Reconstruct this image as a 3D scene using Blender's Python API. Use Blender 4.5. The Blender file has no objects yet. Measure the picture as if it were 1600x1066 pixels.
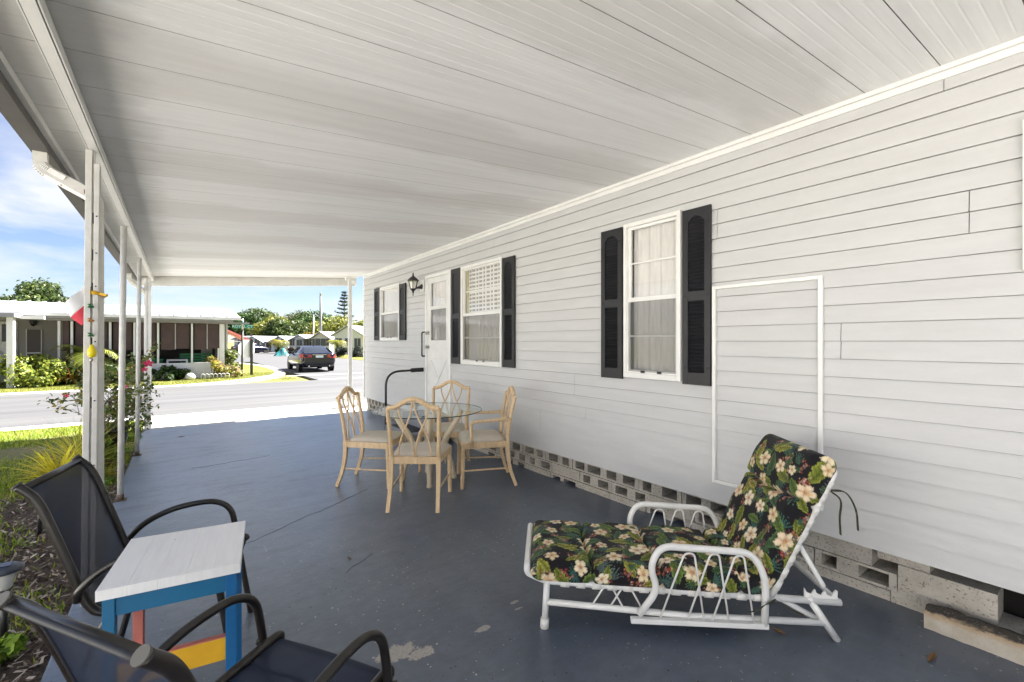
import bpy, math, random
import numpy as np
from mathutils import Vector, Matrix
R = math.radians
rnd = random.Random(7)
SC = bpy.context.scene
COL = SC.collection

# ------------------------------------------------------------------ camera
CAM_H = 1.42
YAW = math.atan2(520, 710)
cam_d = bpy.data.cameras.new('camera')
cam_d.sensor_width = 36
cam_d.lens = 36 * 710 / 1600
cam_d.shift_y = 0.0006
cam_d.clip_start = 0.05
cam_d.clip_end = 2000
cam = bpy.data.objects.new('camera', cam_d)
COL.objects.link(cam)
cam.location = (0, 0, CAM_H)
cam.rotation_euler = (R(90), 0, -YAW)
SC.camera = cam

# ------------------------------------------------------------------ light
SUN_EL = R(50)
SUN_AZ = math.atan2(1.0, 0.20)          # from +Y towards +X
SUN_DIR = Vector((math.sin(SUN_AZ) * math.cos(SUN_EL), math.cos(SUN_AZ) * math.cos(SUN_EL), math.sin(SUN_EL)))
W = bpy.data.worlds.new('World')
SC.world = W
W.use_nodes = True
wn, wl = W.node_tree.nodes, W.node_tree.links
wn.clear()
w_out = wn.new('ShaderNodeOutputWorld')
w_bg = wn.new('ShaderNodeBackground')
w_bg.inputs['Strength'].default_value = 0.05
sky = wn.new('ShaderNodeTexSky')
sky.sky_type = 'NISHITA'
sky.sun_disc = False
sky.sun_elevation = SUN_EL
sky.sun_rotation = SUN_AZ
sky.air_density = 1.0
sky.dust_density = 0.2
sky.ozone_density = 3.0
# clouds: noise on the sky sphere, flattened towards the horizon
w_tc = wn.new('ShaderNodeTexCoord')
w_sep = wn.new('ShaderNodeSeparateXYZ')
wl.new(w_tc.outputs['Generated'], w_sep.inputs[0])
w_add = wn.new('ShaderNodeMath'); w_add.operation = 'ADD'; w_add.inputs[1].default_value = 0.10
wl.new(w_sep.outputs['Z'], w_add.inputs[0])
w_max = wn.new('ShaderNodeMath'); w_max.operation = 'MAXIMUM'; w_max.inputs[1].default_value = 0.06
wl.new(w_add.outputs[0], w_max.inputs[0])
w_dx = wn.new('ShaderNodeMath'); w_dx.operation = 'DIVIDE'
w_dy = wn.new('ShaderNodeMath'); w_dy.operation = 'DIVIDE'
wl.new(w_sep.outputs['X'], w_dx.inputs[0]); wl.new(w_max.outputs[0], w_dx.inputs[1])
wl.new(w_sep.outputs['Y'], w_dy.inputs[0]); wl.new(w_max.outputs[0], w_dy.inputs[1])
w_cmb = wn.new('ShaderNodeCombineXYZ')
wl.new(w_dx.outputs[0], w_cmb.inputs[0]); wl.new(w_dy.outputs[0], w_cmb.inputs[1])
w_noi = wn.new('ShaderNodeTexNoise')
w_noi.inputs['Scale'].default_value = 0.62
w_noi.inputs['Detail'].default_value = 7
w_noi.inputs['Roughness'].default_value = 0.56
w_noi.inputs['Distortion'].default_value = 0.3
wl.new(w_cmb.outputs[0], w_noi.inputs['Vector'])
w_rmp = wn.new('ShaderNodeValToRGB')
w_rmp.color_ramp.elements[0].position = 0.44
w_rmp.color_ramp.elements[1].position = 0.58
wl.new(w_noi.outputs['Fac'], w_rmp.inputs[0])
w_mulf = wn.new('ShaderNodeMath'); w_mulf.operation = 'MULTIPLY'; w_mulf.inputs[1].default_value = 0.85
wl.new(w_rmp.outputs[0], w_mulf.inputs[0])
w_mix = wn.new('ShaderNodeMix'); w_mix.data_type = 'RGBA'
w_mix.inputs[7].default_value = (3.5, 3.55, 3.65, 1)
w_lowc = wn.new('ShaderNodeMapRange')           # clouds thin out towards the horizon
w_lowc.inputs[1].default_value = 0.0; w_lowc.inputs[2].default_value = 0.22; w_lowc.inputs[3].default_value = 0.25; w_lowc.inputs[4].default_value = 1.0
wl.new(w_sep.outputs['Z'], w_lowc.inputs[0])
w_mulg = wn.new('ShaderNodeMath'); w_mulg.operation = 'MULTIPLY'
wl.new(w_mulf.outputs[0], w_mulg.inputs[0]); wl.new(w_lowc.outputs[0], w_mulg.inputs[1])
wl.new(w_mulg.outputs[0], w_mix.inputs[0])
w_tint = wn.new('ShaderNodeMix'); w_tint.data_type = 'RGBA'; w_tint.blend_type = 'MULTIPLY'
w_tint.inputs[0].default_value = 1.0
w_tint.inputs[7].default_value = (.56, .53, .60, 1)
wl.new(sky.outputs[0], w_tint.inputs[6])
wl.new(w_tint.outputs[2], w_mix.inputs[6])
wl.new(w_mix.outputs[2], w_bg.inputs['Color'])
wl.new(w_bg.outputs[0], w_out.inputs[0])

sun_d = bpy.data.lights.new('sun', 'SUN')
sun_d.energy = 5.0
sun_d.angle = R(0.5)
sun_d.color = (1.0, 0.965, 0.91)
sun = bpy.data.objects.new('sun', sun_d)
COL.objects.link(sun)
sun.rotation_euler = SUN_DIR.to_track_quat('Z', 'Y').to_euler()
sun.location = (20, 5, 20)

SC.view_settings.view_transform = 'Standard'
SC.view_settings.look = 'None'
SC.view_settings.gamma = 1
SC.view_settings.exposure = 2.62
try:
    SC.cycles.max_bounces = 10
    SC.cycles.diffuse_bounces = 6
    SC.cycles.transparent_max_bounces = 24
    SC.cycles.caustics_reflective = False
    SC.cycles.caustics_refractive = False
    SC.cycles.sample_clamp_indirect = 8
except Exception:
    pass

# ------------------------------------------------------------------ where a pixel of the 1600 px photo lies in the place
def _ray(px, py):
    u = (px - 800) / 710; v = (534 - py) / 710
    c, s = math.cos(YAW), math.sin(YAW)
    return (u * c + s, -u * s + c, v)
def at_Y(px, py, Y):
    r = _ray(px, py); t = Y / r[1]
    return Vector((r[0] * t, Y, CAM_H + r[2] * t))
def at_D(px, py, d):
    r = _ray(px, py)
    return Vector((r[0] * d, r[1] * d, CAM_H + r[2] * d))

# ------------------------------------------------------------------ mesh builder
class MB:
    def __init__(self):
        self.v = []; self.f = []; self.m = []; self.s = []
        self.mi = 0
    def add(self, vs, fs, smooth=False):
        b = len(self.v)
        self.v += [tuple(p) for p in vs]
        for f in fs:
            self.f.append([b + i for i in f]); self.m.append(self.mi); self.s.append(smooth)
        return self
    def box(self, x0, x1, y0, y1, z0, z1):
        vs = [(x, y, z) for z in (z0, z1) for y in (y0, y1) for x in (x0, x1)]
        return self.add(vs, [(0, 2, 3, 1), (4, 5, 7, 6), (0, 1, 5, 4), (2, 6, 7, 3), (0, 4, 6, 2), (1, 3, 7, 5)])
    def obox(self, c, size, rz=0, rx=0, ry=0):
        m = Matrix.Translation(c) @ Matrix.Rotation(rz, 4, 'Z') @ Matrix.Rotation(ry, 4, 'Y') @ Matrix.Rotation(rx, 4, 'X')
        a, b, d = size[0] / 2, size[1] / 2, size[2] / 2
        vs = [m @ Vector((x, y, z)) for z in (-d, d) for y in (-b, b) for x in (-a, a)]
        return self.add(vs, [(0, 2, 3, 1), (4, 5, 7, 6), (0, 1, 5, 4), (2, 6, 7, 3), (0, 4, 6, 2), (1, 3, 7, 5)])
    def bar(self, p, q, w, h, up=(0, 0, 1), w2=None, h2=None):
        p, q, up = Vector(p), Vector(q), Vector(up)
        t = (q - p).normalized()
        sx = t.cross(up)
        if sx.length < 1e-5: sx = t.cross(Vector((1, 0, 0)))
        sx.normalize(); u = sx.cross(t)
        w2 = w if w2 is None else w2; h2 = h if h2 is None else h2
        vs = [p + sx * a * w / 2 + u * b * h / 2 for a, b in ((-1, -1), (1, -1), (1, 1), (-1, 1))]
        vs += [q + sx * a * w2 / 2 + u * b * h2 / 2 for a, b in ((-1, -1), (1, -1), (1, 1), (-1, 1))]
        return self.add(vs, [(3, 2, 1, 0), (4, 5, 6, 7), (0, 1, 5, 4), (1, 2, 6, 5), (2, 3, 7, 6), (3, 0, 4, 7)])
    def tube(self, pts, r, n=10, closed=False, flat=1.0, ph=0.0, smooth=True):
        pts = [Vector(p) for p in pts]
        k = len(pts)
        rs = r if isinstance(r, (list, tuple)) else [r] * k
        tang = []
        for i in range(k):
            if closed: a, b = pts[i - 1], pts[(i + 1) % k]
            else: a, b = pts[max(i - 1, 0)], pts[min(i + 1, k - 1)]
            tang.append((b - a).normalized())
        t0 = tang[0]
        ref = Vector((0, 0, 1)) if abs(t0.z) < 0.9 else Vector((1, 0, 0))
        nx = (ref - t0 * ref.dot(t0)).normalized()
        vs = []
        for i in range(k):
            t = tang[i]
            nx = (nx - t * nx.dot(t))
            if nx.length < 1e-6: nx = t.orthogonal()
            nx.normalize()
            ny = t.cross(nx)
            for j in range(n):
                a = 2 * math.pi * j / n + ph
                vs.append(pts[i] + nx * math.cos(a) * rs[i] + ny * math.sin(a) * rs[i] * flat)
        fs = []
        for i in range(k if closed else k - 1):
            i2 = (i + 1) % k
            for j in range(n):
                j2 = (j + 1) % n
                fs.append((i * n + j, i * n + j2, i2 * n + j2, i2 * n + j))
        self.add(vs, fs, smooth)
        if not closed:
            b = len(self.v) - len(vs)
            self.f.append([b + j for j in range(n)][::-1]); self.m.append(self.mi); self.s.append(False)
            self.f.append([b + (k - 1) * n + j for j in range(n)]); self.m.append(self.mi); self.s.append(False)
        return self
    def lathe(self, prof, c=(0, 0, 0), n=20, mat=None, smooth=True):
        vs = []
        for (r, z) in prof:
            for j in range(n):
                a = 2 * math.pi * j / n
                vs.append(Vector((r * math.cos(a), r * math.sin(a), z)))
        if mat is not None: vs = [mat @ v for v in vs]
        vs = [Vector(c) + v for v in vs]
        fs = []
        for i in range(len(prof) - 1):
            for j in range(n):
                j2 = (j + 1) % n
                fs.append((i * n + j, i * n + j2, (i + 1) * n + j2, (i + 1) * n + j))
        self.add(vs, fs, smooth)
        b = len(self.v) - len(vs)
        if prof[0][0] > 1e-4:
            self.f.append([b + j for j in range(n)][::-1]); self.m.append(self.mi); self.s.append(False)
        if prof[-1][0] > 1e-4:
            self.f.append([b + (len(prof) - 1) * n + j for j in range(n)]); self.m.append(self.mi); self.s.append(False)
        return self
    def prism(self, poly, vec, smooth=False):
        vec = Vector(vec); n = len(poly)
        vs = [Vector(p) for p in poly] + [Vector(p) + vec for p in poly]
        fs = [tuple(range(n))[::-1], tuple(range(n, 2 * n))]
        self.add(vs, fs)
        b = len(self.v) - 2 * n
        for i in range(n):
            j = (i + 1) % n
            self.f.append([b + i, b + j, b + n + j, b + n + i]); self.m.append(self.mi); self.s.append(smooth)
        return self
    def build(self, name, mats, parent=None, loc=None, bevel=0, rot=None):
        me = bpy.data.meshes.new(name)
        me.from_pydata(self.v, [], self.f)
        if not isinstance(mats, (list, tuple)): mats = [mats]
        for m in mats: me.materials.append(m)
        me.polygons.foreach_set('material_index', self.m)
        me.polygons.foreach_set('use_smooth', self.s)
        me.update()
        import bmesh
        bm = bmesh.new(); bm.from_mesh(me)
        bmesh.ops.recalc_face_normals(bm, faces=bm.faces)
        bm.to_mesh(me); bm.free()
        o = bpy.data.objects.new(name, me)
        COL.objects.link(o)
        if parent is not None: o.parent = parent
        if loc is not None: o.location = loc
        if rot is not None: o.rotation_euler = rot
        if bevel:
            md = o.modifiers.new('bevel', 'BEVEL'); md.width = bevel; md.segments = 2
            md.limit_method = 'ANGLE'; md.angle_limit = R(40)
        return o

def catmull(pts, n=8, closed=False):
    P = [Vector(p) for p in pts]; k = len(P); out = []
    rng = range(k) if closed else range(k - 1)
    for i in rng:
        p1, p2 = P[i], P[(i + 1) % k]
        p0 = P[i - 1] if (i > 0 or closed) else p1 * 2 - p2
        p3 = P[(i + 2) % k] if (i + 2 < k or closed) else p2 * 2 - p1
        for j in range(n):
            t = j / n
            out.append(0.5 * ((2 * p1) + (p2 - p0) * t + (2 * p0 - 5 * p1 + 4 * p2 - p3) * t * t + (3 * p1 - p0 - 3 * p2 + p3) * t ** 3))
    if not closed: out.append(P[-1])
    return out
def fillet(pts, r, n=6):
    """polyline with its inner corners rounded"""
    P = [Vector(p) for p in pts]; out = [P[0]]
    for i in range(1, len(P) - 1):
        a = (P[i - 1] - P[i]); b = (P[i + 1] - P[i])
        d = min(r, a.length * .49, b.length * .49)
        A = P[i] + a.normalized() * d; B = P[i] + b.normalized() * d
        for j in range(n + 1):
            t = j / n
            out.append(A * (1 - t) ** 2 + P[i] * 2 * t * (1 - t) + B * t * t)
    out.append(P[-1]); return out

def quads_mesh(name, V, F, cols, mat, parent=None, loc=None):
    """V (n,3), F (m,4) or (m,3) arrays; cols (m,3) one colour per face"""
    me = bpy.data.meshes.new(name)
    m, k = F.shape
    me.vertices.add(len(V)); me.vertices.foreach_set('co', np.ascontiguousarray(V, dtype=np.float32).ravel())
    me.loops.add(m * k); me.loops.foreach_set('vertex_index', F.astype(np.int32).ravel())
    me.polygons.add(m)
    me.polygons.foreach_set('loop_start', np.arange(0, m * k, k, dtype=np.int32))
    me.polygons.foreach_set('loop_total', np.full(m, k, dtype=np.int32))
    me.update(calc_edges=True)
    ca = me.color_attributes.new('Col', 'FLOAT_COLOR', 'CORNER')
    c4 = np.ones((m, k, 4), dtype=np.float32)
    c4[:, :, :3] = cols[:, None, :]
    ca.data.foreach_set('color', c4.ravel())
    me.materials.append(mat)
    me.validate()
    o = bpy.data.objects.new(name, me); COL.objects.link(o)
    if parent is not None: o.parent = parent
    if loc is not None: o.location = loc
    return o

def tag(o, label=None, cat=None, group=None, kind=None):
    if label: o['label'] = label
    if cat: o['category'] = cat
    if group: o['group'] = group
    if kind: o['kind'] = kind
    return o
def thing(name, label, cat, loc=(0, 0, 0), rz=0, group=None):
    o = bpy.data.objects.new(name, None)
    o.empty_display_size = 0.1
    COL.objects.link(o); o.location = loc; o.rotation_euler = (0, 0, rz)
    return tag(o, label, cat, group)
def struct(o): o['kind'] = 'structure'; return o
def children(o): return [c for c in bpy.data.objects if c.parent == o]
def dup(o, loc=None, rz=None, label=None, parent=None):
    c = o.copy(); COL.objects.link(c)
    if parent is not None: c.parent = parent
    if loc is not None: c.location = loc
    if rz is not None: c.rotation_euler = (0, 0, rz)
    if label: c['label'] = label
    for ch in children(o): dup(ch, parent=c)
    return c

# ------------------------------------------------------------------ materials
_M = {}
def mat(name, col, rough=0.5, metal=0.0, var=0.0, vscale=4.0, bump=0.0, bscale=60.0, spec=0.5, stretch=(1, 1, 1), coat=0.0, fine=0.0, fscale=300.0):
    if name in _M: return _M[name]
    m = bpy.data.materials.new(name); m.use_nodes = True
    nt = m.node_tree; N, L = nt.nodes, nt.links
    b = N['Principled BSDF']
    b.inputs['Base Color'].default_value = (*col, 1)
    b.inputs['Roughness'].default_value = rough
    b.inputs['Metallic'].default_value = metal
    b.inputs['Specular IOR Level'].default_value = spec
    b.inputs['Coat Weight'].default_value = coat
    tc = N.new('ShaderNodeTexCoord'); mp = N.new('ShaderNodeMapping')
    mp.inputs['Scale'].default_value = stretch
    L.new(tc.outputs['Object'], mp.inputs[0])
    last = None
    for amt, sc, det in ((var, vscale, 5), (fine, fscale, 2)):
        if not amt: continue
        n = N.new('ShaderNodeTexNoise'); n.inputs['Scale'].default_value = sc; n.inputs['Detail'].default_value = det
        n.inputs['Roughness'].default_value = 0.6
        L.new(mp.outputs[0], n.inputs['Vector'])
        r = N.new('ShaderNodeMapRange'); r.inputs['From Min'].default_value = 0.28; r.inputs['From Max'].default_value = 0.72
        r.inputs['To Min'].default_value = 1 - amt; r.inputs['To Max'].default_value = 1 + amt
        L.new(n.outputs['Fac'], r.inputs[0])
        mx = N.new('ShaderNodeMix'); mx.data_type = 'RGBA'; mx.blend_type = 'MULTIPLY'; mx.inputs[0].default_value = 1
        if last is None: mx.inputs[6].default_value = (*col, 1)
        else: L.new(last, mx.inputs[6])
        L.new(r.outputs[0], mx.inputs[7])
        last = mx.outputs[2]
    if last is not None: L.new(last, b.inputs['Base Color'])
    if bump:
        n = N.new('ShaderNodeTexNoise'); n.inputs['Scale'].default_value = bscale; n.inputs['Detail'].default_value = 4
        L.new(mp.outputs[0], n.inputs['Vector'])
        bp = N.new('ShaderNodeBump'); bp.inputs['Strength'].default_value = bump; bp.inputs['Distance'].default_value = 0.01
        L.new(n.outputs['Fac'], bp.inputs['Height']); L.new(bp.outputs[0], b.inputs['Normal'])
    _M[name] = m
    return m
def nmath(nt, op, a, b=None, c=None, clamp=False):
    n = nt.nodes.new('ShaderNodeMath'); n.operation = op; n.use_clamp = clamp
    for i, x in enumerate((a, b, c)):
        if x is None: continue
        if isinstance(x, (int, float)): n.inputs[i].default_value = x
        else: nt.links.new(x, n.inputs[i])
    return n.outputs[0]
def nmix(nt, fac, a, b, blend='MIX'):
    n = nt.nodes.new('ShaderNodeMix'); n.data_type = 'RGBA'; n.blend_type = blend
    for i, x in ((0, fac), (6, a), (7, b)):
        if isinstance(x, (int, float)): n.inputs[i].default_value = x
        elif isinstance(x, tuple): n.inputs[i].default_value = (*x, 1) if len(x) == 3 else x
        else: nt.links.new(x, n.inputs[i])
    return n.outputs[2]
def nnoise(nt, vec, scale, detail=4, rough=0.55):
    n = nt.nodes.new('ShaderNodeTexNoise'); n.inputs['Scale'].default_value = scale
    n.inputs['Detail'].default_value = detail; n.inputs['Roughness'].default_value = rough
    if vec is not None: nt.links.new(vec, n.inputs['Vector'])
    return n.outputs['Fac']
def nrange(nt, x, a, b, c=0.0, d=1.0):
    n = nt.nodes.new('ShaderNodeMapRange')
    for i, q in enumerate((a, b, c, d)): n.inputs[i + 1].default_value = q
    nt.links.new(x, n.inputs[0]); return n.outputs[0]
def nmap(nt, vec, scale=(1, 1, 1), loc=(0, 0, 0)):
    n = nt.nodes.new('ShaderNodeMapping'); n.inputs['Scale'].default_value = scale; n.inputs['Location'].default_value = loc
    nt.links.new(vec, n.inputs[0]); return n.outputs[0]
def newmat(name):
    m = bpy.data.materials.new(name); m.use_nodes = True
    nt = m.node_tree; b = nt.nodes['Principled BSDF']
    tc = nt.nodes.new('ShaderNodeTexCoord')
    _M[name] = m
    return m, nt, b, tc.outputs['Object']
def leafmat(name, trans=0.35, rough=0.5, spec=0.3):
    """colour comes from the per-face attribute; part of the light passes through"""
    if name in _M: return _M[name]
    m, nt, b, oc = newmat(name)
    at = nt.nodes.new('ShaderNodeAttribute'); at.attribute_name = 'Col'
    nt.links.new(at.outputs['Color'], b.inputs['Base Color'])
    b.inputs['Roughness'].default_value = rough; b.inputs['Specular IOR Level'].default_value = spec
    if trans:
        t = nt.nodes.new('ShaderNodeBsdfTranslucent'); nt.links.new(at.outputs['Color'], t.inputs['Color'])
        mx = nt.nodes.new('ShaderNodeMixShader'); mx.inputs[0].default_value = trans
        nt.links.new(b.outputs[0], mx.inputs[1]); nt.links.new(t.outputs[0], mx.inputs[2])
        nt.links.new(mx.outputs[0], nt.nodes['Material Output'].inputs[0])
    return m
def glassmat(name, tint=(1, 1, 1), base_refl=0.04, rough=0.0, tr=1.0):
    if name in _M: return _M[name]
    m, nt, b, oc = newmat(name)
    nt.nodes.remove(b)
    t = nt.nodes.new('ShaderNodeBsdfTransparent'); t.inputs[0].default_value = (*[c * tr for c in tint], 1)
    g = nt.nodes.new('ShaderNodeBsdfGlossy'); g.inputs['Roughness'].default_value = rough
    fr = nt.nodes.new('ShaderNodeFresnel'); fr.inputs[0].default_value = 1.5
    ge = nt.nodes.new('ShaderNodeNewGeometry')
    f = nmath(nt, 'MULTIPLY', nmath(nt, 'ADD', fr.outputs[0], base_refl, clamp=True), nmath(nt, 'SUBTRACT', 1.0, ge.outputs['Backfacing']))
    mx = nt.nodes.new('ShaderNodeMixShader'); nt.links.new(f, mx.inputs[0])
    nt.links.new(t.outputs[0], mx.inputs[1]); nt.links.new(g.outputs[0], mx.inputs[2])
    nt.links.new(mx.outputs[0], nt.nodes['Material Output'].inputs[0])
    return m
def meshmat(name, col, alpha, rough=0.5, scale=0.0, sheen=0.0):
    """woven see-through cloth or screen: part transparent, part dull thread"""
    if name in _M: return _M[name]
    m, nt, b, oc = newmat(name)
    b.inputs['Roughness'].default_value = rough
    c = nmix(nt, nrange(nt, nnoise(nt, oc, 5, 4), .3, .7, 0, 1), tuple(q * .8 for q in col), tuple(q * 1.2 for q in col))
    nt.links.new(c, b.inputs['Base Color'])
    b.inputs['Sheen Weight'].default_value = sheen; b.inputs['Specular IOR Level'].default_value = .25
    t = nt.nodes.new('ShaderNodeBsdfTransparent')
    mx = nt.nodes.new('ShaderNodeMixShader'); mx.inputs[0].default_value = alpha
    nt.links.new(t.outputs[0], mx.inputs[1]); nt.links.new(b.outputs[0], mx.inputs[2])
    nt.links.new(mx.outputs[0], nt.nodes['Material Output'].inputs[0])
    return m
# ================================================================== SETTING: ground, slab, roads
def m_floor():
    m, nt, b, oc = newmat('floor_paint')
    big = nnoise(nt, oc, 0.9, 5, .6)
    c = nmix(nt, nrange(nt, big, .3, .7), (.068, .088, .124), (.095, .115, .152))
    # worn, dustier streaks along the length of the slab
    st = nnoise(nt, nmap(nt, oc, (3.0, .7, 1)), 2.2, 6, .65)
    c = nmix(nt, nrange(nt, st, .45, .8, 0, .45), c, (.14, .165, .20))
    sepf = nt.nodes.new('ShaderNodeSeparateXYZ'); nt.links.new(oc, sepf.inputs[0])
    # sky sheen painted into the worn coat, paler towards street end and lawn side
    sky_sheen = nmath(nt, 'ADD', nmath(nt, 'SUBTRACT', sepf.outputs[1], nmath(nt, 'MULTIPLY', sepf.outputs[0], .9)), nmath(nt, 'MULTIPLY', nmath(nt, 'SUBTRACT', nnoise(nt, oc, 1.3, 5, .6), .5), 3.0))
    c = nmix(nt, nrange(nt, sky_sheen, 1.2, 7.5, 0, .95), c, (.25, .31, .41))
    # streaks and scuffed clouds: darker paint showing through the paler coat
    sc2 = nnoise(nt, nmap(nt, oc, (.75, 2.4, 1)), 2.6, 7, .68)
    c = nmix(nt, nrange(nt, sc2, .50, .66, 0, .42), c, (.055, .072, .105))
    sc3 = nnoise(nt, nmap(nt, oc, (1.0, 1.6, 1)), 11, 6, .7)
    c = nmix(nt, 1.0, c, nrange(nt, sc3, .3, .7, .86, 1.15), 'MULTIPLY')
    # pale and dark flecks thrown into the paint
    v = nt.nodes.new('ShaderNodeTexVoronoi'); v.inputs['Scale'].default_value = 44; nt.links.new(oc, v.inputs['Vector'])
    sep = nt.nodes.new('ShaderNodeSeparateColor'); nt.links.new(v.outputs['Color'], sep.inputs[0])
    patch = nrange(nt, nnoise(nt, oc, 1.7, 3), .40, .56)
    size = nmath(nt, 'MULTIPLY', nmath(nt, 'POWER', sep.outputs[0], 2.2), .26)
    fl = nmath(nt, 'LESS_THAN', v.outputs['Distance'], size)
    white = nmath(nt, 'MULTIPLY', nmath(nt, 'MULTIPLY', fl, nmath(nt, 'GREATER_THAN', sep.outputs[1], .45)), patch)
    dark = nmath(nt, 'MULTIPLY', fl, nmath(nt, 'LESS_THAN', sep.outputs[1], .25))
    c = nmix(nt, nmath(nt, 'MULTIPLY', white, .8), c, (.46, .45, .43))
    c = nmix(nt, dark, c, (.02, .02, .025))
    # places where the paint has come off the concrete
    edge = nmath(nt, 'MULTIPLY', nmath(nt, 'SUBTRACT', nnoise(nt, oc, 20, 8, .75), .5), .30)
    geo = nt.nodes.new('ShaderNodeSeparateXYZ'); nt.links.new(oc, geo.inputs[0])
    peel = None
    for (x, y, rx, ry) in ((.80, 1.985, .085, .05), (.89, 1.915, .06, .035), (1.215, 1.90, .040, .018), (1.475, 1.99, .03, .012), (1.46, 1.93, .03, .008)):
        dx = nmath(nt, 'DIVIDE', nmath(nt, 'SUBTRACT', geo.outputs[0], x), rx)
        dy = nmath(nt, 'DIVIDE', nmath(nt, 'SUBTRACT', geo.outputs[1], y), ry)
        d = nmath(nt, 'SQRT', nmath(nt, 'ADD', nmath(nt, 'MULTIPLY', dx, dx), nmath(nt, 'MULTIPLY', dy, dy)))
        d = nmath(nt, 'ADD', d, nmath(nt, 'MULTIPLY', edge, 9))
        k = nmath(nt, 'LESS_THAN', d, 1.0)
        peel = k if peel is None else nmath(nt, 'MAXIMUM', peel, k)
    conc = nmix(nt, nnoise(nt, oc, 90, 4), (.16, .145, .125), (.55, .52, .48))
    c = nmix(nt, peel, c, conc)
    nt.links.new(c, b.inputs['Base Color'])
    rg = nrange(nt, nnoise(nt, oc, 1.1, 4, .55), .2, .8, .27, .37)
    rg = nmath(nt, 'ADD', rg, nmath(nt, 'MULTIPLY', peel, .4))
    nt.links.new(rg, b.inputs['Roughness'])
    b.inputs['Specular IOR Level'].default_value = .75
    n1 = nnoise(nt, nmap(nt, oc, (1, 1, 1)), 30, 5, .6)
    n2 = nnoise(nt, nmap(nt, oc, (1, .6, 1)), 130, 3, .5)
    h = nmath(nt, 'ADD', nmath(nt, 'MULTIPLY', n1, 1.0), nmath(nt, 'MULTIPLY', n2, .35))
    bp = nt.nodes.new('ShaderNodeBump'); bp.inputs['Strength'].default_value = .34; bp.inputs['Distance'].default_value = .006
    nt.links.new(h, bp.inputs['Height']); nt.links.new(bp.outputs[0], b.inputs['Normal'])
    return m
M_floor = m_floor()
def m_ground(name, a, bcol, sc=3.0, rough=.9, fine=80, famt=.35, bump=.4):
    m, nt, b, oc = newmat(name)
    c = nmix(nt, nrange(nt, nnoise(nt, oc, sc, 6, .65), .32, .68), a, bcol)
    f = nrange(nt, nnoise(nt, oc, fine, 3), .25, .75, 1 - famt, 1 + famt)
    c = nmix(nt, 1.0, c, f, 'MULTIPLY')
    nt.links.new(c, b.inputs['Base Color']); b.inputs['Roughness'].default_value = rough
    b.inputs['Specular IOR Level'].default_value = .25
    bp = nt.nodes.new('ShaderNodeBump'); bp.inputs['Strength'].default_value = bump; bp.inputs['Distance'].default_value = .02
    nt.links.new(nnoise(nt, oc, fine, 3), bp.inputs['Height']); nt.links.new(bp.outputs[0], b.inputs['Normal'])
    return m
M_lawn = m_ground('lawn_turf', (.105, .125, .014), (.165, .150, .032), 1.4)
M_lawn_shade = m_ground('lawn_thin_turf', (.13, .16, .04), (.24, .20, .11), 1.1, fine=45, famt=.5, bump=.8)
M_mulch = m_ground('mulch_earth', (.075, .058, .045), (.14, .11, .085), 5.0, fine=60, famt=.5, bump=1.0)
M_conc = m_ground('pale_concrete', (.46, .44, .41), (.54, .52, .49), 1.5, .85, 120, .10, .15)
def m_road():
    m, nt, b, oc = newmat('worn_asphalt')
    c = nmix(nt, nrange(nt, nnoise(nt, nmap(nt, oc, (.08, 1.1, 1)), 1.6, 5, .6), .35, .65), (.055, .055, .058), (.088, .087, .087))
    c = nmix(nt, 1.0, c, nrange(nt, nnoise(nt, oc, 60, 3), .25, .75, .86, 1.14), 'MULTIPLY')
    nt.links.new(c, b.inputs['Base Color']); b.inputs['Roughness'].default_value = .85
    return m
M_road = m_road()
M_white = mat('white_paint', (.76, .76, .74), .45, var=.05, vscale=6)
M_linewhite = mat('road_line_paint', (.6, .6, .58), .7, var=.15, vscale=8)

b = MB(); b.box(-500, 500, -300, 900, -.30, -.12)
struct(b.build('ground', m_ground('far_turf', (.13, .15, .03), (.2, .18, .06), .25)))
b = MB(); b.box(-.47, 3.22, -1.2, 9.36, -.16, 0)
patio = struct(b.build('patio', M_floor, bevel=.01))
b = MB()
b.prism([(-.47, 9.364, -.16), (3.9, 9.364, -.16), (4.1, 11.12, -.16), (-.52, 11.12, -.16)], (0, 0, .148))
struct(b.build('driveway', M_conc))
b = MB(); b.box(-2.549, 3.22, -14, -1.204, -.16, -.006)  # unseen concrete added behind the camera to bounce sun onto the ceiling
struct(b.build('driveway', M_conc))  # the added unseen bounce slab, not part of the drive
# hairline cracks in the painted slab
b = MB()
def crack(pts, w):
    for i in range(len(pts) - 1):
        p, q = Vector(pts[i]), Vector(pts[i + 1])
        b.bar((p.x, p.y, .0012), (q.x, q.y, .0012), w, .0016)
rr = random.Random(3)
for (x0, y0, x1, y1, n) in ((-.2, 3.33, 1.45, 4.33, 26), (.82, 2.86, 1.05, 3.02, 5), (-.25, 8.9, -.02, 9.0, 6), (.1, 6.2, .9, 6.35, 12)):
    pts = [(x0 + (x1 - x0) * i / n + rr.uniform(-.015, .015), y0 + (y1 - y0) * i / n + rr.uniform(-.015, .015)) for i in range(n + 1)]
    crack(pts, .0019)
struct(b.build('patio_crack', mat('crack_dirt', (.045, .05, .062), .9)))

b = MB(); b.box(-60, 60, 11.124, 18.2, -.20, -.03)
b.box(4.25, 11.4, 18.2005, 95, -.2, -.03)
b.box(-20, 4.2495, 37.5, 95, -.2, -.03)
struct(b.build('road', M_road))
b = MB()
b.box(3.4, 11.8, 20.9, 21.05, -.029, -.026); b.box(4.3, 7.6, 18.35, 18.5, -.029, -.026)
struct(b.build('road_marking', M_linewhite))
b = MB(); b.box(-60, -.525, 10.72, 11.12, -.2, -.022)
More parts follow.
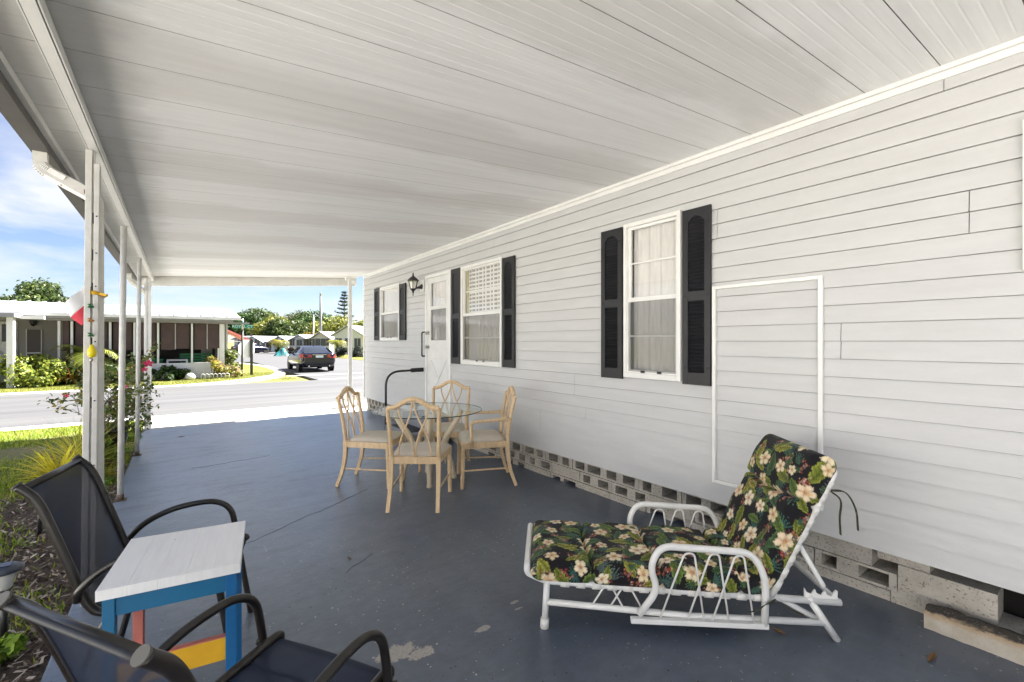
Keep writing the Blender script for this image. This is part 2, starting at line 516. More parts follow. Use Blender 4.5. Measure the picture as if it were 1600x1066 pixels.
# far gutter that follows the corner into the side street
edge = [(-60, 18.0), (-2.0, 18.0), (.2, 18.25), (1.3, 18.9), (2.5, 20.0), (3.45, 21.3), (4.0, 23.2), (4.25, 26), (4.25, 30), (3.9, 33), (3.4, 36.2)]
inner = [(-60, 18.65), (-2.0, 18.65), (0, 18.85), (1.1, 19.5), (2.25, 20.6), (3.1, 21.9), (3.62, 23.6), (3.85, 26), (3.85, 30), (3.5, 33), (3.0, 36)]
for i in range(len(edge) - 1):
    b.prism([(*edge[i], -.2), (*edge[i + 1], -.2), (*inner[i + 1], -.2), (*inner[i], -.2)], (0, 0, .182))
struct(b.build('kerb', M_conc))
b = MB()
poly = [(p[0], p[1], -.2) for p in inner] + [(-60, 36, -.2)]
b.prism(poly, (0, 0, .195))
far_lawn = struct(b.build('verge_lawn', M_lawn))
b = MB(); b.box(11.4, 70, 18.6, 95, -.2, -.01)
struct(b.build('verge_lawn', M_lawn))
b = MB(); b.box(-2.549, -1.62, -1.2, 10.718, -.2, -.035); b.box(-60, -12, -30, 10.718, -.2, -.035)
b.box(-1.6195, -.474, 6.2, 10.718, -.2, -.035)
struct(b.build('lawn', M_lawn_shade))
b = MB(); b.box(-1.619, -.474, -1.2, 6.199, -.2, -.04)
struct(b.build('mulch_bed', M_mulch))

# ================================================================== THE HOME
XW = 3.1
def m_siding():
    m, nt, b, oc = newmat('vinyl_siding')
    g = nrange(nt, nnoise(nt, nmap(nt, oc, (1, 1.2, 9)), 2.0, 6, .6), .3, .7, .955, 1.03)
    c = nmix(nt, 1.0, (.60, .60, .597), g, 'MULTIPLY')
    gr = nrange(nt, nnoise(nt, nmap(nt, oc, (1, 6, 60)), 6, 3, .5), .3, .7, .985, 1.015)
    c = nmix(nt, 1.0, c, gr, 'MULTIPLY')
    nt.links.new(c, b.inputs['Base Color']); b.inputs['Roughness'].default_value = .42
    b.inputs['Specular IOR Level'].default_value = .35
    bp = nt.nodes.new('ShaderNodeBump'); bp.inputs['Strength'].default_value = .06; bp.inputs['Distance'].default_value = .01
    nt.links.new(nnoise(nt, nmap(nt, oc, (1, 3, 40)), 8, 3), bp.inputs['Height']); nt.links.new(bp.outputs[0], b.inputs['Normal'])
    return m
M_siding = m_siding()
M_trim = mat('white_trim', (.84, .835, .81), .4, var=.05, vscale=5)
M_shutter = mat('black_shutter', (.016, .016, .019), .42, var=.25, vscale=9)
M_glass = glassmat('window_glass', base_refl=.05)
M_dark = mat('dark_interior', (.035, .033, .03), .9)
M_screen = meshmat('insect_screen', (.20, .20, .195), .42, .7)
M_black = mat('black_metal', (.014, .014, .015), .38, var=.2, vscale=30)
M_steel = mat('brushed_steel', (.45, .43, .40), .3, metal=1.0)
def m_block():
    m, nt, b, oc = newmat('concrete_block')
    c = nmix(nt, nrange(nt, nnoise(nt, oc, 4, 6, .7), .3, .7), (.40, .365, .31), (.58, .545, .48))
    sp = nrange(nt, nnoise(nt, oc, 75, 3, .7), .56, .66)
    c = nmix(nt, nmath(nt, 'MULTIPLY', sp, .75), c, (.10, .085, .07))
    nt.links.new(c, b.inputs['Base Color']); b.inputs['Roughness'].default_value = .95
    b.inputs['Specular IOR Level'].default_value = .2
    bp = nt.nodes.new('ShaderNodeBump'); bp.inputs['Strength'].default_value = .6; bp.inputs['Distance'].default_value = .01
    nt.links.new(nnoise(nt, oc, 60, 4, .7), bp.inputs['Height']); nt.links.new(bp.outputs[0], b.inputs['Normal'])
    return m
M_block = m_block()

home = thing('mobile_home', 'white vinyl sided mobile home with black shutters running along the patio', 'house', (XW, 0, 0))
Y0, Y1 = -4.6, 9.39
WINS = [(2.026, 2.574, 1.118, 2.42), (4.40, 5.363, 1.12, 2.424), (7.503, 8.431, 1.44, 2.435), (-.62, .293, 1.745, 2.42)]
DOOR = (5.66, 6.468, .44, 2.43)
openings = [(a + .012, c - .012, d + .012, e - .012) for a, c, d, e in WINS] + [(DOOR[0] + .01, DOOR[1] - .01, DOOR[2] + .01, DOOR[3] - .01)]
bs = MB()
ZB, NC, CH = .275, 24, .1045
rs = random.Random(12)
def add_course(y0, y1, z0, z1, zb, zt):
    def xo(z): return -.011 * (zt - z) / (zt - zb)          # lower edge of every board stands out
    top = abs(z1 - zt) < 1e-6
    z1 = z1 - .0028 if top else z1
    bs.add([(xo(z0), y0, z0), (xo(z0), y1, z0), (xo(z1), y1, z1), (xo(z1), y0, z1)], [(0, 1, 2, 3)])
    if abs(z0 - zb) < 1e-6:                                 # the lip turns back into a narrow groove
        bs.add([(xo(z0), y0, z0), (xo(z0), y1, z0), (.016, y1, z0 + .001), (.016, y0, z0 + .001)], [(0, 1, 2, 3)])
    if top:
        bs.add([(xo(z1), y0, z1), (xo(z1), y1, z1), (.016, y1, z1), (.016, y0, z1)], [(0, 1, 2, 3)])
joints = {}
fixed = {11: [1.0], 10: [1.0], 19: [1.75], 18: [1.75], 17: [.47], 16: [.47], 3: [3.72], 2: [3.72], 5: [4.3], 4: [3.05, 7.2], 21: [8.0], 20: [6.9], 23: [.56], 22: [4.6], 7: [3.2], 6: [3.2]}
for k in range(NC):
    zb, zt = ZB + k * CH, ZB + (k + 1) * CH
    js = sorted(fixed.get(k, []))
    segs = []; y = Y0
    for j in js + [Y1]:
        segs.append((y, j - (.0035 if j != Y1 else 0))); y = j
    for (a, c) in segs:
        zs = sorted({zb, zt} | {q for o in openings for q in (o[2], o[3]) if zb < q < zt})
        for i in range(len(zs) - 1):
            z0, z1 = zs[i], zs[i + 1]; zm = (z0 + z1) / 2
            cuts = sorted((o[0], o[1]) for o in openings if o[2] < zm < o[3] and o[1] > a and o[0] < c)
            yy = a
            for (p, q) in cuts:
                if p > yy: add_course(yy, p, z0, z1, zb, zt)
                yy = max(yy, q)
            if yy < c: add_course(yy, c, z0, z1, zb, zt)
bs.build('siding', M_siding, home)
# body of the home behind the siding
b = MB()
def wallpanel(y0, y1, z0, z1): b.box(.0165, .05, y0, y1, z0, z1)
ys = sorted({Y0, Y1} | {q for o in openings for q in o[:2]})
for i in range(len(ys) - 1):
    ym = (ys[i] + ys[i + 1]) / 2
    zz = ZB + .01
    for o in sorted(o for o in openings if o[0] < ym < o[1]):
        wallpanel(ys[i], ys[i + 1], zz, o[2]); zz = o[3]
    wallpanel(ys[i], ys[i + 1], zz, 2.80)
b.box(.051, 3.8, Y1 - .06, Y1 - .002, .25, 2.80)
b.box(.051, 3.8, Y0 + .002, Y0 + .06, .25, 2.80)
b.box(3.801, 3.86, Y0 + .002, Y1 - .002, .25, 2.80)
b.box(.06, 3.8, Y0 + .07, Y1 - .07, .25, .43)
b.box(.06, 3.8, Y0 + .07, Y1 - .07, 2.62, 2.79)
b.box(1.6, 1.66, Y0 + .07, Y1 - .07, .431, 2.619)
b.build('wall_core', mat('grey_backing', (.36, .36, .35), .8), home)
b = MB()
b.prism([(-.02, Y0 - .3, 2.868), (-.02, Y0 - .3, 2.93), (1.95, Y0 - .3, 3.25), (3.95, Y0 - .3, 2.93), (3.95, Y0 - .3, 2.868)], (0, Y1 - Y0 + .75, 0))
b.build('roof', M_white, home)
b = MB()
b.box(-.035, -.003, Y0, Y1 + .01, 2.772, 2.797)
b.box(-.018, -.0035, Y0, Y1 + .01, 2.735, 2.7715)
b.build('eave_trim', M_trim, home, bevel=.003)
b = MB(); b.box(-.022, .03, Y1 + .001, Y1 + .035, .27, 2.79); b.build('corner_trim', M_trim, home, bevel=.004)

# --- block skirting: courses of hollow blocks on their sides, cores facing out
b = MB()
rs = random.Random(5)
row_h = .152
def blockrow(z0, z1, y, yend, holes):
    while y < yend:
        L = rs.uniform(.395, .41)
        j = .003
        x = .035 + rs.uniform(-.006, .006)
        ya, yb = y + j, min(y + L - j, yend)
        zz0, zz1 = z0 + .002, z1 - .002
        if rs.random() < holes and yb - ya > .3:
            t = rs.uniform(.026, .05); mid = (ya + yb) / 2 + rs.uniform(-.03, .03); web = rs.uniform(.04, .11)
            h0, h1 = zz0 + rs.uniform(.010, .018), zz1 - rs.uniform(.010, .018)
            ends = [(ya + t, mid - web / 2), (mid + web / 2, yb - t)]
            b.box(x, x + .19, ya, yb, zz0, h0); b.box(x, x + .19, ya, yb, h1, zz1)
            b.box(x, x + .19, ya, ya + t, h0, h1); b.box(x, x + .19, yb - t, yb, h0, h1)
            b.box(x, x + .19, mid - web / 2, mid + web / 2, h0, h1)
        else:
            b.box(x, x + .19, ya, yb, zz0, zz1)
        y += L
blockrow(-.05, .056, .78, Y1 - .02, .75)
blockrow(.058, .160, .95 - .2, Y1 - .02, .85)
blockrow(.162, .268, .86, Y1 - .02, .80)
blockrow(.270, .37, .66, Y1 - .02, .5)
b.build('block_skirting', M_block, home); b = MB()
blockrow(-.07, .066, -4.4, -.5, .0); blockrow(.068, .215, -4.4, -1.4, .0)
b.build('block_skirting', M_block, home); b = MB()
b.obox((.13, .565, .142), (.19, .37, .145), R(1)); b.obox((.13, .54, .026), (.19, .478, .085), R(0))
b.box(.04, .22, .62, .84, .217, .36)
b.build('loose_block', M_block, home)
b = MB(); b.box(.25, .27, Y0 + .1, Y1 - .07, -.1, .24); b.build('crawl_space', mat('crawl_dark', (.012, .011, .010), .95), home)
b = MB()
b.tube([(.12, .215, .0), (.12, .215, .15)], .034, 14); b.tube([(.12, .215, .15), (.12, .215, .19)], .042, 14)
b.build('drain_pipe', mat('pvc_pipe', (.62, .6, .54), .4, var=.15), home)
# --- windows
M_curtain = mat('net_curtain', (.80, .78, .74), .9, var=.08, vscale=14, stretch=(1, 3, .4))
def m_lace():
    m, nt, b, oc = newmat('lace')
    s3 = nt.nodes.new('ShaderNodeSeparateXYZ'); nt.links.new(oc, s3.inputs[0])
    hz = nmath(nt, 'SINE', nmath(nt, 'MULTIPLY', s3.outputs[2], 2 * math.pi / .052)); hy = nmath(nt, 'SINE', nmath(nt, 'MULTIPLY', s3.outputs[1], 2 * math.pi / .085))
    k = nmath(nt, 'MULTIPLY', nmath(nt, 'GREATER_THAN', hz, -.1), nmath(nt, 'GREATER_THAN', hy, -.6))
    nt.links.new(nmix(nt, k, (.85, .84, .80), (.34, .33, .31)), b.inputs['Base Color']); b.inputs['Roughness'].default_value = .9
    return m
M_lace = m_lace()
def curtain(y0, y1, z0, z1, x, amp, wl, seed):
    m = MB(); rr2 = random.Random(seed); n = 60
    top = []; ph = [rr2.uniform(0, 6) for _ in range(3)]
    for i in range(n + 1):
        y = y0 + (y1 - y0) * i / n
        top.append((x + amp * (math.sin(y / wl * 6.28 + ph[0]) + .5 * math.sin(y / wl * 13.1 + ph[1]) + .3 * math.sin(y / wl * 3.3 + ph[2])), y))
    vs = [(p[0], p[1], z0) for p in top] + [(p[0], p[1], z1) for p in top]
    m.add(vs, [(i, i + 1, n + 2 + i, n + 1 + i) for i in range(n)], True)
    return m
def window(spec, seed, split=None, bars=True, kind='net'):
    y0, y1, z0, z1 = spec
    fr = MB(); t = .034
    fr.box(-.036, .02, y0, y0 + t, z0, z1); fr.box(-.036, .02, y1 - t, y1, z0, z1)
    fr.box(-.036, .02, y0 + t, y1 - t, z1 - t, z1); fr.box(-.044, .02, y0 + t, y1 - t, z0, z0 + t + .008)
    f = fr.build('window', M_trim, home, bevel=.003)
    f.name = 'window'
    a, c, d, e = y0 + t, y1 - t, z0 + t + .008, z1 - t
    zm = split if split else (d + e) / 2
    s = MB(); w = .022
    # upper sash sits further in than the lower one
    s.box(-.004, .016, a, a + w, zm, e); s.box(-.004, .016, c - w, c, zm, e); s.box(-.004, .016, a + w, c - w, e - w, e); s.box(-.012, .016, a + .001, c - .001, zm - .018, zm + .018)
    s.box(-.022, -.006, a, a + w, d, zm - .019); s.box(-.022, -.006, c - w, c, d, zm - .019); s.box(-.022, -.006, a + w, c - w, d, d + .024)
    if bars:
        zb = (zm + e) / 2; s.box(.001, .012, a + w, c - w, zb - .007, zb + .007)
        zb = (zm + d) / 2; s.box(-.019, -.009, a + w, c - w, zb - .007, zb + .007)
    s.build('sash', M_trim, f)
    g = MB(); g.box(.005, .008, a + w, c - w, zm + .018, e - w); g.box(-.012, -.009, a + w, c - w, d + .024, zm - .02)
    g.build('pane', M_glass, f)
    g = MB(); g.add([(-.0235, a + .01, d + .01), (-.0235, c - .01, d + .01), (-.0235, c - .01, zm - .019), (-.0235, a + .01, zm - .019)], [(0, 1, 2, 3)])
    g.build('insect_screen', M_screen, f)
    if kind == 'net':
        curtain(a, c, z0, z1, .058, .010, .12, seed).build('curtain', M_curtain, f)
    elif kind == 'blind':
        v = curtain(a, c - .076, z0, zm, .034, .010, .09, seed); v.build('curtain', M_curtain, f)
        curtain(a, c - .076, zm + .001, e + .03, .030, .006, .16, seed + 3).build('lace_curtain', M_lace, f)
        v = MB(); v.box(.022, .07, c - .075, c - .025, z0, z1); v.build('window_lining', mat('yellow_lining', (.52, .47, .28), .7), f)
    elif kind == 'half':
        v = curtain(a, c, z0, zm + .02, .034, .006, .14, seed); v.build('curtain', M_curtain, f)
        curtain(a, c, zm + .021, e + .03, .036, .004, .2, seed + 1).build('curtain', M_curtain, f)
    for q in (-.08, .08):
        g = MB(); g.box(-.028, -.0245, (a + c) / 2 + q - .02, (a + c) / 2 + q + .02, d + .002, d + .022); g.build('sash_latch', M_black, f)
    return f
window(WINS[0], 1); window(WINS[1], 2, kind='blind'); window(WINS[2], 3, bars=False, kind='half'); window(WINS[3], 4)
def shutter(y0, y1, z0, z1):
    s = MB(); t = .046; x0, x1 = -.034, -.012
    s.box(x0, x1, y0, y0 + t, z0, z1); s.box(x0, x1, y1 - t, y1, z0, z1)
    zm = (z0 + z1) / 2
    s.box(x0 + .001, x1, y0 + t, y1 - t, z0, z0 + .09)
    s.box(x0 + .001, x1, y0 + t, y1 - t, zm - .03, zm + .04)
    # arched top rail
    n = 8; a, c = y0 + t, y1 - t
    arch = [(x0 + .001, a, z1), (x0 + .001, a, z1 - .10)] + [(x0 + .001, a + (c - a) * i / n, z1 - .10 + .045 * math.sin(math.pi * i / n)) for i in range(1, n)] + [(x0 + .001, c, z1 - .10), (x0 + .001, c, z1)]
    s.prism(arch, (x1 - x0 - .001, 0, 0))
    for (p, q) in ((z0 + .09, zm - .03), (zm + .04, z1 - .058)):
        k = int((q - p) / .026)
        for i in range(k):
            z = p + (q - p) * (i + .5) / k
            s.obox((-.021, (a + c) / 2, z), (.006, c - a, .030), ry=R(-38))
    s.box(-.0125, -.0115, a, c, z0, z1)
    for y in (y0 + t / 2, y1 - t / 2):
        for z in (z0 + .13, zm + .01, z1 - .12): s.lathe([(.0, 0), (.010, .0), (.009, .004), (.0, .006)], (x0, y, z), 10, Matrix.Rotation(R(-90), 4, 'Y'))
    s.build('shutter', M_shutter, home, bevel=.0015)
for q in ((1.786, 2.010, 1.10, 2.405), (2.592, 2.83, 1.10, 2.405), (4.146, 4.384, 1.12, 2.40), (5.38, 5.63, 1.115, 2.425), (7.229, 7.487, 1.445, 2.41), (8.45, 8.745, 1.445, 2.445)):
    shutter(*q)
# --- door
y0, y1, z0, z1 = DOOR
d = MB(); t = .045
d.box(-.032, .02, y0, y0 + t, z0, z1); d.box(-.032, .02, y1 - t, y1, z0, z1); d.box(-.032, .02, y0 + t, y1 - t, z1 - t, z1); d.box(-.05, .02, y0, y1, z0 - .03, z0)
door = d.build('door_frame', M_trim, home, bevel=.003)
a, c, e0, e1 = y0 + t + .003, y1 - t - .003, z0 + .004, z1 - t - .003
wa, wc, wz0, wzm, wz1 = a + .10, c - .12, 1.44, 1.93, 2.30
l = MB()
l.box(-.018, .012, a, wa, e0, e1); l.box(-.018, .012, wc, c, e0, e1); l.box(-.018, .012, wa, wc, e0, wz0); l.box(-.018, .012, wa, wc, wz1, e1); l.box(-.022, .012, wa, wc, wzm - .03, wzm + .02)
# raised X panel on the lower half
pz0, pz1 = e0 + .14, 1.14
l.bar((-.019, wa, pz0), (-.019, wc, pz1), .012, .035, up=(0, 0, 1)); l.bar((-.0195, wa, pz1), (-.0195, wc, pz0), .012, .035, up=(0, 0, 1))
l.box(-.024, -.018, wa - .03, wc + .03, pz1, pz1 + .03); l.box(-.024, -.018, wa - .03, wc + .03, pz0 - .03, pz0)
l.box(-.024, -.018, wa - .03, wc + .03, 1.30, 1.325)
leaf = l.build('door', M_white, home, bevel=.002)
g = MB(); g.box(-.004, -.001, wa, wc, wz0, wzm - .03); g.box(-.004, -.001, wa, wc, wzm + .02, wz1); g.build('pane', M_glass, leaf)
curtain(wa, wc, wz0 - .02, wz1 + .02, .026, .010, .085, 9).build('curtain', mat('pleated_net', (.80, .78, .76), .9, var=.15, vscale=30, stretch=(1, 4, .3)), leaf)
g = MB(); g.add([(-.0095, wa, wz0), (-.0095, wc, wz0), (-.0095, wc, wzm - .03), (-.0095, wa, wzm - .03)], [(0, 1, 2, 3)]); g.build('insect_screen', M_screen, leaf)
for z, r, nm in ((1.55, .030, 'deadbolt'), (1.335, .027, 'door_knob')):
    g = MB(); g.lathe([(r, 0), (r, .006), (.012, .010), (.012, .03), (.022, .036), (.024, .052), (.012, .062), (0, .063)], (-.018, c - .05, z), 16, Matrix.Rotation(R(-90), 4, 'Y'))
    g.build(nm, M_steel, leaf)
# steps under the door
b = MB(); b.box(2.45, 3.0, 5.62, 6.52, 0.0005, .20); b.box(2.72, 3.06, 5.62, 6.52, .2005, .36)
st = b.build('door_step', mat('painted_step', (.20, .22, .25), .6, var=.2), None, bevel=.012)
tag(st, 'low grey painted steps below the white door', 'step')
b = MB(); b.box(2.5, 2.74, 5.7, 6.4, .2005, .208)
tag(b.build('door_mat', mat('dark_mat', (.03, .035, .045), .95, bump=.6, bscale=200)), 'dark rubber mat on the lower step below the white door', 'mat')

# ================================================================== CARPORT
SL = .0724
def cz(x): return 2.80 - SL * (XW - x)
YR = 10.0
def m_ceiling():
    m, nt, b, oc = newmat('ceiling_panel')
    warp = nmath(nt, 'MULTIPLY', nmath(nt, 'SUBTRACT', nnoise(nt, nmap(nt, oc, (1.2, 1.2, 1)), 1.2, 3), .5), .5)
    sep = nt.nodes.new('ShaderNodeSeparateXYZ'); nt.links.new(oc, sep.inputs[0])
    yy = nmath(nt, 'ADD', sep.outputs[1], warp)
    # soft greyer bands repeating along the roof, with wandering edges
    w = nmath(nt, 'SINE', nmath(nt, 'MULTIPLY', nmath(nt, 'ADD', yy, .33), 2 * math.pi / 1.24))
    big = nmath(nt, 'MULTIPLY', nmath(nt, 'SUBTRACT', nnoise(nt, nmap(nt, oc, (.35, .8, 1)), 1.1, 3), .5), 2.2)
    f = nrange(nt, nmath(nt, 'ADD', w, big), .0, .5)
    c = nmix(nt, f, (.90, .90, .895), (.80, .79, .775))
    d = nrange(nt, nnoise(nt, nmap(nt, oc, (.6, 9, 1)), 2.0, 5, .6), .3, .7, .95, 1.05)
    c = nmix(nt, 1.0, c, d, 'MULTIPLY')
    # mildew along the outer edge
    e = nmath(nt, 'ADD', sep.outputs[0], nmath(nt, 'MULTIPLY', nmath(nt, 'SUBTRACT', nnoise(nt, nmap(nt, oc, (1, 2, 1)), 2.5, 5, .6), .5), .35))
    c = nmix(nt, nrange(nt, e, -.25, -.08, .5, 0), c, (.42, .42, .40))
    nt.links.new(c, b.inputs['Base Color']); b.inputs['Roughness'].default_value = .5
    b.inputs['Specular IOR Level'].default_value = .3
    return m
M_ceil = m_ceiling()
M_alu = mat('weathered_aluminium', (.60, .59, .56), .5, var=.12, vscale=12, fine=.05, fscale=180)
M_alu_white = mat('white_aluminium', (.74, .735, .71), .42, var=.07, vscale=8)
car = thing('carport', 'white flat carport roof with ribbed ceiling panels beside the home', 'carport', (0, 0, 0))
pr = []
y = -4.3 + .264
y_first = .564 - .31 * 5
y = y_first
while y < YR - .05:
    # one pan: a lapped seam, then shallow ribs
    pr += [(y, 0), (y + .0005, .016), (y + .0038, .016), (y + .0043, 0)]
    for k in range(1, 6):
        q = y + .31 * k / 6
        pr += [(q - .006, 0), (q - .002, .0010), (q + .001, .0010), (q + .005, -.0002), (q + .009, -.0002), (q + .014, 0)]
    y += .31
pr = [p for p in pr if p[0] < YR - .002] + [(YR, 0)]
b = MB()
xs = (-.56, XW - .003)
vs = [(x, p[0], cz(x) + p[1]) for x in xs for p in pr]
n = len(pr)
for i in range(n - 1):
    b.mi = 1 if (abs(pr[i][1] - .016) < 1e-6 or abs(pr[i + 1][1] - .016) < 1e-6) else 0     # darker colour in the lapped seams
    b.add([vs[i], vs[i + 1], vs[n + i + 1], vs[n + i]], [(0, 1, 2, 3)])
b.build('ceiling', [M_ceil, mat('seam_dark', (.40, .39, .375), .9)], car)
b = MB()
b.prism([(-.565, y_first, cz(-.565) + .022), (XW + .05, y_first, cz(XW + .05) + .022), (XW + .05, y_first, cz(XW + .05) + .065), (-.565, y_first, cz(-.565) + .08)], (0, YR - y_first, 0))
b.build('roof_panel', M_white, car)
# front fascia
b = MB()
dp = .168
b.prism([(-.56, YR + .001, cz(-.56) - dp), (XW + .02, YR + .001, cz(XW) - dp), (XW + .02, YR + .001, cz(XW) + .09), (-.56, YR + .001, cz(-.56) + .09)], (0, .02, 0))
b.prism([(-.56, YR - .045, cz(-.56) - dp), (XW - .02, YR - .045, cz(XW) - dp), (XW - .02, YR - .045, cz(XW) - dp + .052), (-.56, YR - .045, cz(-.56) - dp + .052)], (0, .0455, 0))
b.build('fascia', M_alu_white, car)
M_gut_dark0 = mat('groove_dark', (.06, .057, .052), .8)
# beam over the posts
BZ = cz(-.41)
b = MB()
b.box(-.394, -.354, y_first, YR - .055, BZ - .088, BZ - .082)
b.box(-.392, -.387, y_first, YR - .055, BZ - .082, BZ - .008); b.box(-.362, -.357, y_first, YR - .055, BZ - .082, BZ - .004)
b.box(-.350, -.345, y_first, YR - .055, BZ - .086, BZ - .050); b.box(-.402, -.398, y_first, YR - .055, BZ - .086, BZ - .060)
bo = b.build('beam', M_alu_white, car)
b = MB(); b.box(-.3535, -.3505, y_first, YR - .055, BZ - .080, BZ - .05); b.build('beam_groove', M_gut_dark0, bo); b = MB(); b.box(-.3975, -.3945, y_first, YR - .055, BZ - .080, BZ - .06); b.build('beam_groove', M_gut_dark0, bo)  # thin dark strips along both edges of the beam
# gutter
M_gut_dark = mat('gutter_outside', (.085, .08, .075), .55, var=.15, vscale=5)
b = MB()
gz = cz(-.56)
b.box(-.582, -.572, y_first, YR + .02, gz - .085, gz + .07)
b.box(-.640, -.5825, y_first, YR + .02, gz - .085, gz - .08)
b.box(-.648, -.6405, y_first, YR + .02, gz - .085, gz + .045)
g = b.build('gutter', M_gut_dark, car)
b = MB(); b.box(-.5715, -.548, y_first, 3.25, gz - .040, gz - .004); b.box(-.5715, -.548, 3.256, YR, gz - .040, gz - .004); b.build('drip_edge', M_alu_white, car)
# posts
pz = BZ - .089
def post_round(Y, X, r):
    p = MB(); p.tube([(X, Y, .0), (X + .024, Y, pz)], r, 18)
    o = p.build('post', M_alu, car)
    q = MB(); q.box(X - .045, X + .045, Y - .045, Y + .045, .0005, .006); q.tube([(X, Y, .006), (X, Y, .055)], r + .003, 16)
    q.build('post_foot', mat('rusty_foot', (.12, .085, .06), .8, var=.4, vscale=40), o)
post_round(5.35, -.425, .0235); post_round(7.336, -.425, .0225)
p = MB()
X, Y = -.397, 3.35
p.box(X - .029, X - .001, Y - .028, Y + .028, 0, pz)
p.box(X + .007, X + .029, Y - .028, Y + .028, 0, pz - .07)
p.box(X - .0005, X + .0065, Y - .018, Y + .02, 0, pz - .002)
p.v = [(x + .020 * z / pz, y, z) for x, y, z in p.v]
o = p.build('post', M_alu, car, bevel=.003)
for z in (.3, .75, 1.1, 1.42, 1.72, 1.9, 2.1):
    q = MB(); sx = .020 * z / pz
    q.lathe([(.004, 0), (.004, .002), (0, .0025)], (X + .018 + sx, Y - .0281, z), 8, Matrix.Rotation(R(90), 4, 'X')); q.build('screw', M_black, o)
    q = MB(); q.box(X + .001 + sx, X + .006 + sx, Y - .0195, Y - .0178, z - .04, z + .02); q.build('slot', M_black, o)
p = MB(); X, Y = -.415, 9.52
p.box(X - .045, X - .008, Y - .04, Y + .04, -.0, pz); p.box(X + .008, X + .045, Y - .04, Y + .04, 0, pz); p.box(X - .0075, X + .0075, Y - .03, Y + .03, 0, pz - .002)
p.build('post', M_alu_white, car, bevel=.003)
p = MB(); X, Y = 2.89, 9.70
p.box(X - .035, X + .035, Y - .035, Y + .035, -.01, cz(2.89) - .02)
p.box(X - .09, X + .035, Y - .045, Y + .045, cz(2.89) - .085, cz(2.89) - .0205)
p.build('post', M_alu_white, car, bevel=.004)
# downspouts
M_spout = mat('old_white_downspout', (.66, .645, .60), .5, var=.1, vscale=20)
def downspout(Yg, Xp, Yp):
    s = MB()
    path = fillet([(-.610, Yg, gz - .07), (-.610, Yg, gz - .17), (Xp - .03, Yp, gz - .30), (Xp, Yp, gz - .33), (Xp, Yp, .03)], .10, 8)
    s.tube(path, .040, 4, flat=.85, ph=math.pi / 4, smooth=False)
    # corrugations on the elbow
    for i in range(2, 10):
        a, c = path[i], path[i + 1]
        s.tube([a, a + (c - a) * .45], .0425, 4, flat=.85, ph=math.pi / 4, smooth=False)
    o = s.build('downspout', M_spout, car)
    q = MB(); m = (Vector(path[10]) * .35 + Vector(path[12]) * .65)
    q.obox(m + Vector((.005, -.028, .004)), (.028, .006, .022)); q.build('rust_spot', mat('rust', (.22, .10, .045), .9), o)
downspout(3.52, -.372, 3.43); downspout(8.95, -.43, 9.60)
# hatch frame on the siding
h = MB(); y0, y1, z0, z1 = 1.084, 1.775, .418, 1.815; t = .024
h.box(-.032, -.010, y0, y0 + t, z0, z1); h.box(-.032, -.010, y1 - t, y1, z0, z1); h.box(-.0315, -.010, y0 + t, y1 - t, z1 - t, z1); h.box(-.0315, -.010, y0 + t, y1 - t, z0, z0 + t)
h.build('hatch_frame', M_trim, home, bevel=.003)
# ================================================================== DINING SET
def m_rattan():
    m, nt, b, oc = newmat('pale_rattan')
    g = nnoise(nt, nmap(nt, oc, (6, 6, 1)), 8, 5, .6)
    c = nmix(nt, nrange(nt, g, .3, .7), (.62, .43, .235), (.77, .585, .37))
    c = nmix(nt, nrange(nt, nnoise(nt, oc, 60, 2), .55, .75, 0, .35), c, (.36, .21, .10))
    nt.links.new(c, b.inputs['Base Color']); b.inputs['Roughness'].default_value = .38
    b.inputs['Specular IOR Level'].default_value = .4
    return m
M_rattan = m_rattan()
M_cream = mat('cream_upholstery', (.62, .56, .48), .9, var=.05, vscale=10, bump=.25, bscale=350, spec=.2)
M_base = mat('cream_lacquer', (.60, .50, .36), .4, var=.08, vscale=9)
M_foot = mat('dark_glide', (.03, .025, .02), .6)

